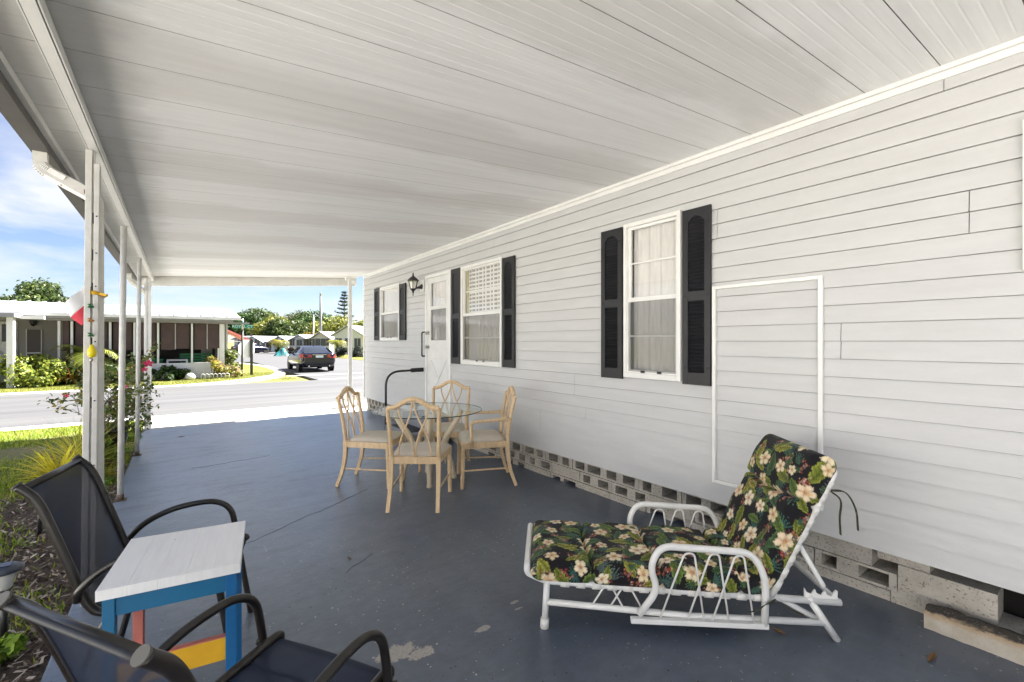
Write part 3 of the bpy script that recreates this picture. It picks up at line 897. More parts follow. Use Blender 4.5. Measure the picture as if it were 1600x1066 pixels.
def bamboo(m, pts, r, nodes=3, n=10, taper=1.0):
    """a cane: a smooth tube with swollen rings at its nodes"""
    pts = [Vector(p) for p in pts]
    L = [0]
    for i in range(1, len(pts)): L.append(L[-1] + (pts[i] - pts[i - 1]).length)
    rs = []
    for l in L:
        t = l / L[-1]; rr2 = r * (1 + (taper - 1) * t)
        k = min(abs(t - (q + 1) / (nodes + 1)) for q in range(nodes)) * L[-1] if nodes else 1
        rs.append(rr2 * (1 + .22 * math.exp(-(k / .006) ** 2)))
    m.tube(pts, rs, n)
def dense(pts, n=40): 
    p = catmull(pts, max(3, n // max(1, len(pts) - 1)))
    return p
def dining_chair(name, label, loc, rz, arms=False, wr=.40, wf=.47, group='rattan dining chairs round the glass table'):
    t = thing(name, label, 'chair', loc, rz, group)
    D = .43                                    # rear foot line at x = -D/2 .. front legs at x = D/2
    xf, xr = .235, -.205
    zs = .445
    # seat frame
    s = MB()
    fl, fr_, rl, rr2 = Vector((xf, wf / 2, 0)), Vector((xf, -wf / 2, 0)), Vector((xr, wr / 2, 0)), Vector((xr, -wr / 2, 0))
    zc = (zs + .385) / 2; hh = zs - .385
    up = Vector((0, 0, zc))
    s.bar(fl + up, fr_ + up, .026, hh); s.bar(rl + up, rr2 + up, .024, hh); s.bar(fl + up, rl + up, .024, hh * .98); s.bar(fr_ + up, rr2 + up, .024, hh * .98)
    s.build('seat_frame', M_rattan, t, bevel=.004)
    # cushion: a padded trapezium with a crowned top
    c = MB(); n = 18
    def pos(u, v, z):
        x = xr + .02 + (xf + .012 - xr - .02) * u
        w = (wr + (wf - wr) * u) * .5 + .004
        # rounded corners in plan
        a, b2 = abs(2 * u - 1), abs(2 * v - 1)
        k = 1 - .05 * (a ** 6) * (b2 ** 6)
        return Vector(((x - (xr + xf) / 2) * k + (xr + xf) / 2, (2 * v - 1) * w * k, z))
    vs = []
    for i in range(n + 1):
        for j in range(n + 1):
            u, v = i / n, j / n
            e = (1 - abs(2 * u - 1) ** 5) * (1 - abs(2 * v - 1) ** 5)
            vs.append(pos(u, v, zs + .002 + .036 * max(e, 0) ** .45 + .010 * (1 - (2 * u - 1) ** 2) * (1 - (2 * v - 1) ** 2)))
    fs = [(i * (n + 1) + j, i * (n + 1) + j + 1, (i + 1) * (n + 1) + j + 1, (i + 1) * (n + 1) + j) for i in range(n) for j in range(n)]
    c.add(vs, fs, True)
    c.build('cushion', M_cream, t)
    p = MB()
    ring = [pos(u, v, zs + .006) for u, v in [(q / 10, 0) for q in range(11)] + [(1, q / 10) for q in range(1, 11)] + [(1 - q / 10, 1) for q in range(1, 11)] + [(0, 1 - q / 10) for q in range(1, 10)]]
    p.tube(ring, .005, 6, closed=True); p.build('piping', M_cream, t)
    # front legs
    for sgn in (1, -1):
        l = MB(); bamboo(l, dense([(xf - .004, sgn * (wf / 2 - .008), zs - .01), (xf, sgn * (wf / 2 - .008), .22), (xf + .006, sgn * (wf / 2 - .006), .003)], 60), .0215, 3, 12, .80)
        l.build('front_leg', M_rattan, t)
        # rear leg sweeps back to the floor, post leans back above the seat
        l = MB()
        leg = dense([(xr - .002, sgn * wr / 2, zs), (xr - .004, sgn * wr / 2, .33), (xr - .028, sgn * (wr / 2 + .003), .17), (xr - .085, sgn * (wr / 2 + .008), .002)], 30)
        for i in range(len(leg) - 1):
            k0, k1 = i / len(leg), (i + 1) / len(leg)
            l.bar(leg[i], leg[i + 1] + (leg[i + 1] - leg[i]) * .04, .040 - .010 * k0, .038 - .008 * k0, up=(1, 0, 0), w2=.040 - .010 * k1, h2=.038 - .008 * k1)
        l.build('rear_leg', M_rattan, t)
        l = MB()
        bamboo(l, dense([(xr, sgn * wr / 2, zs - .02), (xr - .022, sgn * (wr / 2 + .006), .62), (xr - .072, sgn * (wr / 2 + .016), .865)], 60), .0185, 3, 12, .92)
        l.build('back_post', M_rattan, t)
        st = MB(); bamboo(st, [Vector((xf, sgn * (wf / 2 - .008), .175)).lerp(Vector((xr - .026, sgn * wr / 2, .175)), q / 40) for q in range(41)], .0085, 4, 8)
        st.build('stretcher', M_rattan, t)
        if arms:
            a = MB()
            pts = fillet([(xr - .032, sgn * (wr / 2 + .008), .665), (xr + .10, sgn * (wr / 2 + .035), .655), (xf - .075, sgn * (wf / 2 + .03), .650), (xf - .085, sgn * (wf / 2 + .016), .40)], .05, 8)
            pts = [q for i in range(len(pts) - 1) for q in (pts[i], (pts[i] + pts[i + 1]) / 2)] + [pts[-1]]
            bamboo(a, pts, .0165, 3, 10); a.build('arm', M_rattan, t)
    # camel-back top rail
    tr = MB()
    W2 = wr / 2 + .016
    def backx(z): 
        k = max(0, (z - zs)) / (.865 - zs); return xr - .022 * min(1, k * 2) - .05 * max(0, k - .42) / .58
    rail = []
    for i in range(49):
        y = -W2 + 2 * W2 * i / 48; q = abs(y) / W2
        z = .868 + .075 * (.5 + .5 * math.cos(math.pi * min(1, q * 1.12))) ** 1.0
        rail.append((xr - .074 - .012 * (1 - q), y, z))
    bamboo(tr, rail, .0205, 2, 12); tr.build('top_rail', M_rattan, t)
    # lattice of four curved canes
    for sgn in (1, -1):
        for (yt, ym, yb) in ((.315, .160, .014), (.014, .160, .345)):
            la = MB(); pts = []
            zt = .868 + .075 * (.5 + .5 * math.cos(math.pi * min(1, (yt * wr) / W2 * 1.12)))
            km = .45
            for i in range(41):
                k = i / 40; z = zt - (zt - zs - .005) * k
                # each cane is an S: steep at its ends, slanting where the two cross
                if k < km: e = k / km; y = yt + (ym - yt) * (e ** 1.9)
                else: e = (k - km) / (1 - km); y = ym + (yb - ym) * (1 - (1 - e) ** 1.9)
                pts.append((backx(z) - (.010 if yt > .1 else .002) * math.sin(math.pi * k), sgn * y * wr, z))
            la.tube(pts, .0075, 8); la.build('lattice_cane', M_rattan, t)
    return t
def face(dx, dy): return math.atan2(dy, dx)
dining_chair('dining_chair', 'armless rattan chair with its lattice back turned to the camera, nearest of the dining set', (1.735, 3.755, 0), face(.60, .80))
dining_chair('dining_chair', 'armless rattan chair on the street side of the glass table, seen from the side', (1.605, 4.57, 0), face(.74, -.67))
dining_chair('dining_chair', 'rattan chair with arms, standing with its back to the block skirting', (2.52, 3.93, 0), face(-.90, .43), arms=True, wr=.44, wf=.52)
dining_chair('dining_chair', 'armless rattan chair behind the glass table, in front of the white door', (2.44, 4.60, 0), face(-.66, -.75))

tb = thing('dining_table', 'round glass topped dining table on a carved cream base', 'table', (2.07, 4.28, 0))
g = MB(); RT = .545
g.lathe([(0, .712), (RT - .006, .712), (RT, .715), (RT, .721), (RT - .006, .724), (0, .724)], (0, 0, 0), 96, smooth=False)
g.build('glass_top', glassmat('table_glass', (.95, .985, .97), .02), tb)
g = MB(); g.tube([(RT * math.cos(a), RT * math.sin(a), .718) for a in [2 * math.pi * i / 96 for i in range(96)]], .0045, 8, closed=True)
g.build('glass_edge', mat('dark_glass_edge', (.02, .05, .045), .1, spec=.8), tb)
for k in range(4):
    a = face(-.40, -.92) + k * math.pi / 2
    l = MB()
    prof = dense([(.335, .708, .030), (.285, .60, .030), (.205, .47, .033), (.165, .37, .036), (.185, .27, .036), (.235, .15, .028), (.262, .0, .024)], 42)
    pts = [(p.x * math.cos(a), p.x * math.sin(a), p.y) for p in prof]
    l.tube(pts, [p.z for p in prof], 14)
    # carved webs that flare from the leg into the next one: an arch above, an arch below
    for sg in (1, -1):
        b2 = a + sg * math.pi / 4
        for (zt, zl, ra, rb) in ((.705, .50, .32, .185), (.315, .18, .18, .16)):
            n = 8; strip = []
            for i in range(n + 1):
                e = i / n; ang = a + (b2 - a) * e
                r = ra * (1 - e) + rb * e
                lo = zt - (zt - zl) * (1 - e) ** 2.2 - .03
                strip.append((Vector((r * math.cos(ang), r * math.sin(ang), zt)), Vector((r * math.cos(ang), r * math.sin(ang), lo))))
            if zt > .6:
                continue
            for i in range(n):
                (p, q), (p2, q2) = strip[i], strip[i + 1]
                off = Vector((math.cos(a), math.sin(a), 0)) * .012
                l.add([p, q, q2, p2, p - off, q - off, q2 - off, p2 - off], [(0, 1, 2, 3), (7, 6, 5, 4), (1, 5, 6, 2), (0, 3, 7, 4)], True)
    l.build('table_leg', M_base, tb)
    f = MB(); f.lathe([(.024, 0.0002), (.03, .004), (.028, .03), (.022, .034)], (pts[-1][0], pts[-1][1], 0), 14); f.build('leg_foot', M_base, tb)
h = MB(); h.lathe([(.06, .325), (.19, .33), (.19, .345), (.06, .36), (.05, .40), (.0, .41)], (0, 0, 0), 28); h.build('hub', M_base, tb)
# little glass candle holder on the table
j = thing('candle_holder', 'small clear glass candle holder standing on the glass table', 'candle holder', (1.99, 4.42, .7245))
q = MB(); q.lathe([(.0, 0), (.026, 0), (.027, .004), (.027, .075), (.024, .075), (.024, .012), (0, .011)], (0, 0, 0), 20); q.build('glass', glassmat('holder_glass', (.92, .95, .95), .12), j)
q = MB(); q.lathe([(0, .012), (.0225, .012), (.0225, .045), (0, .047)], (0, 0, 0), 18); q.build('candle', mat('white_wax', (.75, .73, .68), .5), j)

# ================================================================== CHAISE LOUNGE
M_wtube = mat('white_tube', (.76, .755, .73), .32, var=.05, vscale=15, coat=.2)
M_strap = mat('white_strap', (.72, .71, .67), .45, var=.06, vscale=30)
CH0 = Vector((1.447, 1.704, 0)); cd = Vector((.761, -.648, 0)); WCH = .575
ch = thing('chaise_lounge', 'white tubular chaise lounge with a raised back under a floral cushion', 'lounge chair', CH0, math.atan2(cd.y, cd.x))
# local frame: x along the chair, y across (near side y = 0, far side y = WCH)
def tubes(name, lists, r, n=12, mt=None, parent=None):
    m = MB()
    for p in lists: m.tube(p, r, n)
    return m.build(name, mt or M_wtube, parent or ch)
SR = .016
for y in (.03, WCH - .03):
    # front and rear leg
    m = MB(); m.tube([(.012, y, .235), (0, y, .03)], SR, 12); o = m.build('front_leg', M_wtube, ch)
    m = MB(); m.tube([(.001, y, .045), (-.002, y, .0)], .0215, 14); m.build('rubber_foot', M_strap, o)
    m = MB(); m.tube([(1.252, y, .205), (1.385, y, .002)], SR, 12); m.build('rear_leg', M_wtube, ch)
    # lower runner
    m = MB(); m.tube([(.006, y, .128), (.70, y, .088), (1.335, y, .082)], SR * .95, 12); m.build('runner', M_wtube, ch)
    m = MB(); m.tube([(1.05, y + (.02 if y < .3 else -.02), .225), (1.31, y + (.02 if y < .3 else -.02), .085)], SR * .8, 10); m.build('brace', M_wtube, ch)
    # toothed rack that holds the back prop
    m = MB(); yy = y
    teeth = [(1.235, .205), (1.235, .245), (1.246, .225), (1.268, .218), (1.276, .232), (1.284, .240), (1.29, .222), (1.312, .214), (1.322, .228), (1.332, .236), (1.336, .218), (1.356, .21), (1.366, .225), (1.378, .24), (1.386, .236), (1.384, .190), (1.235, .19)]
    m.prism([(p[0], yy - .004, p[1]) for p in teeth], (0, .008, 0)); m.build('rack', M_wtube, ch)
# seat rails: one loop round the foot end
loop = fillet([(1.40, .03, .182), (.35, .03, .218), (.0, .03, .232), (-.088, .03, .27), (-.088, .03, .30), (-.088, WCH - .03, .30), (-.088, WCH - .03, .27), (.0, WCH - .03, .232), (.35, WCH - .03, .218), (1.40, WCH - .03, .182)], .075, 8)
tubes('seat_rail', [loop], SR)
tubes('rear_bar', [[(1.385, .03, .19), (1.385, WCH - .03, .19)]], SR * .8)
tubes('cross_bar', [[(.006, .03, .128), (.006, WCH - .03, .128)], ], SR * .8)
bx0, bz0, bx1, bz1 = 1.075, .185, 1.372, .80
back = fillet([(bx0, .03, bz0), (bx1, .03, bz1), (bx1 + .012, .08, bz1 + .022), (bx1 + .012, WCH - .08, bz1 + .022), (bx1, WCH - .03, bz1), (bx0, WCH - .03, bz0)], .09, 8)
tubes('back_frame', [back], SR * 1.05)
# vinyl straps wrapped across back and seat
m = MB()
for i in range(9):
    k = .12 + .78 * i / 8
    x, z = bx0 + (bx1 - bx0) * k, bz0 + (bz1 - bz0) * k
    dv = Vector((bx1 - bx0, 0, bz1 - bz0)).normalized()
    for y in (.03, WCH - .03):
        c = Vector((x, y, z)); m.tube([c - dv * .022, c + dv * .022], SR * 1.22, 12)
    m.bar((x - .018, .03, z + .008), (x - .018, WCH - .03, z + .008), .003, .044, up=dv)
o = m.build('back_strap', M_strap, ch)
m = MB()
for i in range(13):
    x = .10 + .92 * i / 12; z = .228 - .034 * x
    for y in (.03, WCH - .03): m.tube([(x - .022, y, z), (x + .022, y, z - .0015)], SR * 1.2, 12)
    m.bar((x, .03, z + .018), (x, WCH - .03, z + .018), .044, .003)
m.build('seat_strap', M_strap, ch)
# prop behind the back
tubes('back_prop', [fillet([(1.215, .06, .46), (1.345, .06, .232), (1.345, WCH - .06, .232), (1.215, WCH - .06, .46)], .03, 5)], SR * .75)
# arms with zig-zag wires
for y, far in ((.0, False), (WCH, True)):
    m = MB()
    loop2 = fillet([(.455, y, .10), (.545, y, .225), (.505, y, .33), (.555, y, .436), (.985, y, .418), (1.045, y, .30), (1.040, y, .075)], .075, 8)
    m.tube(loop2, SR * 1.02, 12); o = m.build('arm', M_wtube, ch)
    m = MB(); m.box(.415, 1.055, y - .014, y + .014, .062, .086); m.build('arm_base', M_wtube, ch, bevel=.003)
    m = MB()
    zig = [(.555, .088), (.67, .405), (.715, .405), (.76, .088)], [(.685, .088), (.79, .405), (.83, .405), (.875, .088)], [(.80, .088), (.905, .40), (.945, .40), (.99, .088)]
    for zz in zig: m.tube(fillet([(p[0], y, p[1]) for p in zz], .022, 5), .0048, 8)
    m.build('zigzag_wire', M_wtube, o)
    m = MB(); yy = .03 if not far else WCH - .03
    for (x0, x1) in ((.235, .385), (.325, .475)):
        xm = (x0 + x1) / 2
        m.tube(fillet([(x0, yy, .122), (xm - .02, yy, .212), (xm + .02, yy, .212), (x1, yy, .112)], .02, 5), .0048, 8)
    m.build('zigzag_wire', M_wtube, ch)
# ---- floral cushion, its print drawn as colour per vertex
def floral(T, V, res=.0022, seed=11):
    h, w = int(T / res), int(V / res)
    img = np.empty((h, w, 3), np.float32); img[:] = (.011, .010, .012)
    r = random.Random(seed)
    def stamp(cx, cy, R, fn):
        i0, i1 = max(0, int((cx - R) / res)), min(h, int((cx + R) / res) + 1)
        j0, j1 = max(0, int((cy - R) / res)), min(w, int((cy + R) / res) + 1)
        if i0 >= i1 or j0 >= j1: return
        X, Y = np.meshgrid((np.arange(i0, i1) + .5) * res - cx, (np.arange(j0, j1) + .5) * res - cy, indexing='ij')
        a, c = fn(X, Y)
        sub = img[i0:i1, j0:j1]
        sub[:] = sub * (1 - a[..., None]) + c * a[..., None]
    def rot(X, Y, t): return X * math.cos(t) + Y * math.sin(t), -X * math.sin(t) + Y * math.cos(t)
    def leaf(L, Wd, t, c1, c2):
        def fn(X, Y):
            x, y = rot(X, Y, t); u = x / L + .5
            half = Wd * np.sin(np.clip(u, 0, 1) * math.pi) ** .8 * .5
            half = half * (1 + .12 * np.sin(u * 26))
            yb = y - .18 * L * (u - .5) ** 2
            inside = (u > 0) & (u < 1) & (np.abs(yb) < half)
            e = np.abs(yb) / (half + 1e-6)
            vein = (np.abs(yb) < .0022) | (np.abs(((u * 7 + np.abs(yb) * 34) % 1) - .5) < .10)
            k = np.clip(.35 + .65 * e, 0, 1)[..., None]
            c = np.array(c1) * (1 - k) + np.array(c2) * k
            c = np.where(vein[..., None], c * .55, c)
            c = np.where((e > .84)[..., None], np.array(c2) * 1.45, c)
            return inside.astype(np.float32), c
        return fn
    def fern(L, n, t, spread, col):
        def fn(X, Y):
            x, y = rot(X, Y, t); rr = np.hypot(x, y); an = np.arctan2(y, x)
            a = np.zeros_like(x); 
            for q in range(n):
                th = -spread / 2 + spread * q / (n - 1)
                d = np.abs(rr * np.sin(np.clip(an - th, -1.5, 1.5)))
                lim = .0045 * np.clip(1 - rr / (L * (.75 + .25 * math.cos(th))), 0, 1) + .0006
                ok = (d < lim) & (np.cos(an - th) > 0) & (rr < L)
                a = np.maximum(a, ok * 1.0)
            k = np.clip(rr / L, 0, 1)[..., None]
            return a.astype(np.float32), np.array(col) * (.6 + 1.1 * k)
        return fn
    def flower(R0, t, col, squash=1.0):
        def fn(X, Y):
            x, y = rot(X, Y, t); y = y / squash
            rr = np.hypot(x, y); an = np.arctan2(y, x)
            lob = np.abs(np.cos(2.5 * an))
            lim = R0 * (.50 + .50 * lob ** .55) * (1 + .05 * np.sin(an * 19 + 1) + .03 * np.sin(an * 31))
            a = (rr < lim).astype(np.float32)
            k = np.clip(rr / R0, 0, 1)
            petal = np.clip(lob, 0, 1) ** .35
            c = np.array(col) * (.45 + .55 * petal)[..., None]
            cen = np.exp(-(k / .24) ** 2)[..., None]
            ray = (np.exp(-(k / .62) ** 2) * (np.abs(np.sin(an * 12.5)) > .80) * .45)[..., None]
            c = c * (1 - cen) + np.array((.30, .075, .03)) * cen
            c = c * (1 - ray) + np.array((.42, .15, .05)) * ray
            edge = ((rr / (lim + 1e-6)) > .90)[..., None]
            c = np.where(edge, c * .72, c)
            st = (np.abs(y) < .0024) & (x > 0) & (x < R0 * .62)
            c = np.where(st[..., None], np.array((.62, .36, .10)), c)
            return a, c
        return fn
    def dots(n, spread, cols):
        pts = [(r.gauss(0, spread), r.gauss(0, spread * .7), r.uniform(.003, .0062), r.choice(cols)) for _ in range(n)]
        def fn(X, Y):
            a = np.zeros_like(X, dtype=np.float32); c = np.zeros(X.shape + (3,))
            for (px, py, q, cc) in pts:
                d = np.hypot(X - px, Y - py); k = d < q
                a[k] = 1; c[k] = np.array(cc); c[d < q * .4] = np.array(cc) * 1.7
            return a, c
        return fn
    def scatter(gap, jit):
        out = []; row = 0; x = -.02
        while x < T + .05:
            y = -.03 + (gap / 2 if row % 2 else 0)
            while y < V + .05:
                out.append((x + r.uniform(-jit, jit), y + r.uniform(-jit, jit))); y += gap
            x += gap * .866; row += 1
        r.shuffle(out); return out
    greens = [((.055, .085, .012), (.20, .22, .035)), ((.03, .07, .018), (.13, .19, .04)), ((.10, .115, .012), (.30, .29, .055)), ((.02, .05, .022), (.07, .12, .05))]
    for (x, y) in scatter(.125, .04): stamp(x, y, .085, fern(r.uniform(.055, .085), r.randint(7, 10), r.uniform(0, 6.28), r.uniform(1.8, 3.2), r.choice([(.035, .10, .085), (.05, .11, .08), (.07, .10, .09)])))
    for (x, y) in scatter(.118, .042):
        g = r.choice(greens); t = r.uniform(0, 6.28); L = r.uniform(.09, .16)
        stamp(x, y, .085, leaf(L, L * r.uniform(.30, .42), t, *g))
        if r.random() < .5: stamp(x + .02, y + .015, .085, leaf(L * .8, L * .26, t + r.uniform(.4, .8), *g))
    for (x, y) in scatter(.135, .04): stamp(x, y, .06, dots(r.randint(16, 28), r.uniform(.014, .02), [(.23, .05, .03), (.30, .10, .06), (.42, .26, .18), (.16, .03, .03), (.10, .09, .11)]))
    for (x, y) in scatter(.150, .036): stamp(x, y, .05, fern(r.uniform(.035, .05), 6, r.uniform(0, 6.28), 1.6, (.045, .09, .04)))
    for (x, y) in scatter(.152, .046):
        col = r.choice([(.82, .71, .48), (.78, .64, .40), (.85, .76, .56), (.76, .62, .42)])
        stamp(x, y, .07, flower(r.uniform(.032, .052), r.uniform(0, 6.28), col, r.uniform(.72, 1.0)))
    return img
def path_point(t):
    """middle line of the cushion: flat seat, a bend, then the back"""
    a0 = R(64)
    Ls, Rb = 1.055, .10
    z0 = .280
    if t < Ls: return Vector((-.07 + t, 0, z0 - .026 * t)), Vector((1, 0, -.026)).normalized()
    s0 = Vector((-.07 + Ls, 0, z0 - .026 * Ls))
    arc = Rb * a0
    if t < Ls + arc:
        th = (t - Ls) / Rb
        return s0 + Vector((Rb * math.sin(th), 0, Rb * (1 - math.cos(th)))), Vector((math.cos(th), 0, math.sin(th)))
    th = a0; e = s0 + Vector((Rb * math.sin(th), 0, Rb * (1 - math.cos(th)))); d = Vector((math.cos(th), 0, math.sin(th)))
    return e + d * (t - Ls - arc), d
T = 1.055 + .10 * R(64) + .625
HW, HT = .280, .060
NT, NS = 430, 250
ss = []
import bisect
# section: rounded rectangle walked evenly, start under the near edge
def section():
    rad = .044; pts = []
    def arc(cy, cz, a0, a1, n):
        for i in range(n): 
            a = a0 + (a1 - a0) * i / n; pts.append((cy + rad * math.cos(a), cz + rad * math.sin(a)))
    W1, H1 = HW - rad, HT - rad
    corners = [(-W1, -H1, -math.pi / 2 - 0, -math.pi), (-W1, H1, math.pi, math.pi / 2), (W1, H1, math.pi / 2, 0), (W1, -H1, 0, -math.pi / 2)]
    dense_pts = []
    for (cy, cz, a0, a1) in corners:
        for i in range(13):
            a = a0 + (a1 - a0) * i / 12; dense_pts.append((cy + rad * math.cos(a), cz + rad * math.sin(a)))
    dense_pts.append(dense_pts[0])
    L = [0]
    for i in range(1, len(dense_pts)): L.append(L[-1] + math.dist(dense_pts[i], dense_pts[i - 1]))
    out = []
    for k in range(NS):
        l = L[-1] * k / NS; i = min(bisect.bisect_right(L, l) - 1, len(L) - 2)
        f = (l - L[i]) / (L[i + 1] - L[i]); a, c = dense_pts[i], dense_pts[i + 1]
        out.append((a[0] + (c[0] - a[0]) * f, a[1] + (c[1] - a[1]) * f))
    return out, L[-1]
sec, PER = section()
img = floral(T, PER)
rn = np.random.RandomState(4)
V = np.zeros((NT, NS, 3), np.float32); C = np.zeros((NT, NS, 3), np.float32)
tufts = [.29, .63, 1.0, T - .26]
def creaseline(y):  # seams wander a little across the width
    return .012 * math.sin(y * 9 + 1)
for i in range(NT):
    t = T * i / (NT - 1)
    p, d = path_point(t)
    nrm = Vector((-d.z, 0, d.x))
    e = min(t, T - t)
    endk = math.sqrt(max(0.0, 1 - (1 - min(e / .06, 1)) ** 2)) if e < .06 else 1.0
    for j in range(NS):
        y, z = sec[j]
        crease = 1.0
        for q in tufts: crease -= .46 * math.exp(-((t + creaseline(y) - q) / .010) ** 2) + .12 * math.exp(-((t - q) / .05) ** 2)
        puff = 1 + .10 * math.cos(math.pi * y / HW / 2) if z > 0 else 1
        if T - .26 < t: puff *= 1.10
        zz = z * (.25 + .75 * endk) * crease * puff
        yy = y * (.97 + .03 * endk) * (1 - .012 * (1 - crease))
        wob = .004 * math.sin(t * 23 + y * 9) + .003 * math.sin(t * 41 - y * 17)
        v = p + nrm * (zz + wob * (1 if z > 0 else 0)) + Vector((0, yy + WCH / 2, 0))
        V[i, j] = v
    ii = min(int(t / .0022), img.shape[0] - 1)
    C[i] = img[ii, np.minimum((np.arange(NS) * PER / NS / .0022).astype(int), img.shape[1] - 1)]
I = np.arange(NT * NS).reshape(NT, NS)
F = np.stack([I[:-1, :], np.roll(I, -1, 1)[:-1, :], np.roll(I, -1, 1)[1:, :], I[1:, :]], -1).reshape(-1, 4)
cu = bpy.data.meshes.new('cushion')
cu.from_pydata(V.reshape(-1, 3).tolist(), [], F.tolist() + [list(I[0][::-1]), list(I[-1])])
ca = cu.color_attributes.new('Col', 'FLOAT_COLOR', 'POINT')
c4 = np.ones((NT * NS, 4), np.float32); c4[:, :3] = C.reshape(-1, 3); ca.data.foreach_set('color', c4.ravel())
cu.polygons.foreach_set('use_smooth', [True] * len(cu.polygons))
def m_print(name):
    m, nt, b, oc = newmat(name)
    at = nt.nodes.new('ShaderNodeAttribute'); at.attribute_name = 'Col'
    nt.links.new(at.outputs['Color'], b.inputs['Base Color']); b.inputs['Roughness'].default_value = .85
    b.inputs['Specular IOR Level'].default_value = .2; b.inputs['Sheen Weight'].default_value = .08
    bp = nt.nodes.new('ShaderNodeBump'); bp.inputs['Strength'].default_value = .15; bp.inputs['Distance'].default_value = .004
    nt.links.new(nnoise(nt, oc, 260, 2), bp.inputs['Height']); nt.links.new(bp.outputs[0], b.inputs['Normal'])
    return m
M_print = m_print('floral_cloth'); cu.materials.append(M_print)
co = bpy.data.objects.new('floral_cushion', cu); COL.objects.link(co)
co.location = CH0; co.rotation_euler = ch.rotation_euler
tag(co, 'black tropical print cushion with cream hibiscus flowers lying on the white chaise', 'cushion')
# tie strings of the cushion
def ribbon(m, pts, w, nrm):
    pts = catmull(pts, 6); nrm = Vector(nrm)
    for i in range(len(pts) - 1):
        m.bar(pts[i], pts[i + 1], w, .003, up=nrm)
M_tie = mat('printed_tie', (.05, .055, .028), .9, var=.9, vscale=70)
for pts in (((1.345, .01, .72), (1.40, -.01, .715), (1.44, -.015, .64), (1.447, -.02, .545)), ((1.345, .012, .715), (1.375, -.012, .68), (1.37, -.014, .60), (1.375, -.012, .52)),
            ((1.08, -.02, .21), (1.12, -.03, .185), (1.16, -.03, .16), (1.20, -.03, .15)), ((1.08, -.02, .21), (1.03, -.03, .19), (.99, -.035, .165), (.955, -.035, .155))):
    m = MB(); ribbon(m, pts, .012, (1, 0, .3)); m.build('cushion_tie', M_tie, co)

# ================================================================== SLING PATIO CHAIRS
M_brown = mat('dark_brown_frame', (.015, .012, .010), .36, var=.25, vscale=25, coat=.1)
M_sling = meshmat('navy_sling', (.016, .023, .046), .90, .6)
def patio_chair(label, loc, rz):
    t = thing('patio_chair', label, 'chair', loc, rz, 'dark sling patio chairs')
    w = .453
    # side rail: seat front -> bend -> back top with a backward flick
    sp = catmull([(.295, 0, .392), (.265, 0, .412), (.03, 0, .385), (-.125, 0, .365), (-.185, 0, .41), (-.235, 0, .55), (-.295, 0, .73), (-.335, 0, .83), (-.386, 0, .887)], 8)
    for sg in (1, -1):
        m = MB(); m.tube([(p.x, sg * w / 2, p.z) for p in sp], .0155, 12, flat=1.0)
        o = m.build('side_rail', M_brown, t)
        m = MB(); e = sp[-1]; dd = (sp[-1] - sp[-2]).normalized()
        m.tube([Vector((e.x, sg * w / 2, e.z)), Vector((e.x, sg * w / 2, e.z)) + dd * .006], .0168, 14); m.build('end_cap', mat('grey_cap', (.10, .095, .085), .5), o)
        # arm: leaves the back, arches forward and turns down into the front leg
        y = sg * (w / 2 + .028)
        arm = catmull([(-.215, sg * (w / 2 + .006), .43), (-.20, y, .475), (-.135, y, .54), (-.03, y, .588), (.09, y, .606), (.165, y, .596), (.215, y, .555), (.238, y, .475), (.265, y, .29), (.31, y, .0)], 8)
        m = MB(); m.tube(arm, .0138, 12); m.build('arm', M_brown, t)
        leg = catmull([(-.10, y, .38), (-.17, y, .24), (-.235, y, .0)], 8)
        m = MB(); m.tube(leg, .0138, 12); m.build('rear_leg', M_brown, t)
        m = MB(); m.tube([(.252, y, .40), (.252, sg * w / 2, .40)], .012, 10); m.lathe([(0, 0), (.014, 0), (.014, .010), (0, .012)], (.252, y + sg * .013, .40), 12, Matrix.Rotation(R(-90 * sg), 4, 'X'))
        m.build('bolt_boss', M_brown, t)
    m = MB(); m.tube([(.17, -w / 2, .385), (.17, w / 2, .385)], .013, 10); m.build('cross_bar', M_brown, t)
    m = MB(); m.tube([(-.06, -w / 2, .355), (-.06, w / 2, .355)], .013, 10); m.build('cross_bar', M_brown, t)
    m = MB(); e = sp[-3]; m.tube([(e.x, -w / 2, e.z), (e.x, w / 2, e.z)], .013, 10); m.build('top_bar', M_brown, t)
    # the sling itself, sagging between the rails
    m = MB(); n = 10; vs = []
    sl = sp[1:-1]; k = len(sl)
    for i, p in enumerate(sl):
        a = sl[max(0, i - 1)]; c = sl[min(k - 1, i + 1)]; d = (c - a).normalized(); nn = Vector((-d.z, 0, d.x))
        sag = .018 * math.sin(math.pi * i / (k - 1))
        for j in range(n + 1):
            v = j / n; vs.append(p + nn * (.006 if True else 0) - nn * sag * (1 - (2 * v - 1) ** 2) * 1.2 + Vector((0, (v - .5) * (w - .02), 0)))
    m.add(vs, [(i * (n + 1) + j, i * (n + 1) + j + 1, (i + 1) * (n + 1) + j + 1, (i + 1) * (n + 1) + j) for i in range(k - 1) for j in range(n)], True)
    o = m.build('sling', M_sling, t)
    m = MB()
    for idx in (0, k - 1):
        m.tube([Vector(vs[idx * (n + 1) + j]) for j in range(n + 1)], .0075, 8)
    for jj in (0, n):
        m.tube([Vector(vs[i * (n + 1) + jj]) for i in range(k)], .005, 6)
    m.build('sling_hem', mat('navy_hem', (.016, .018, .025), .6), o)
    return t
pc1 = patio_chair('dark sling patio chair behind the white topped side table, by the lawn', (-.054, 2.559, 0), -.22)
pc2 = patio_chair('dark sling patio chair closest to the camera, cut off by the picture edge', (.155, 1.389, 0), .565)

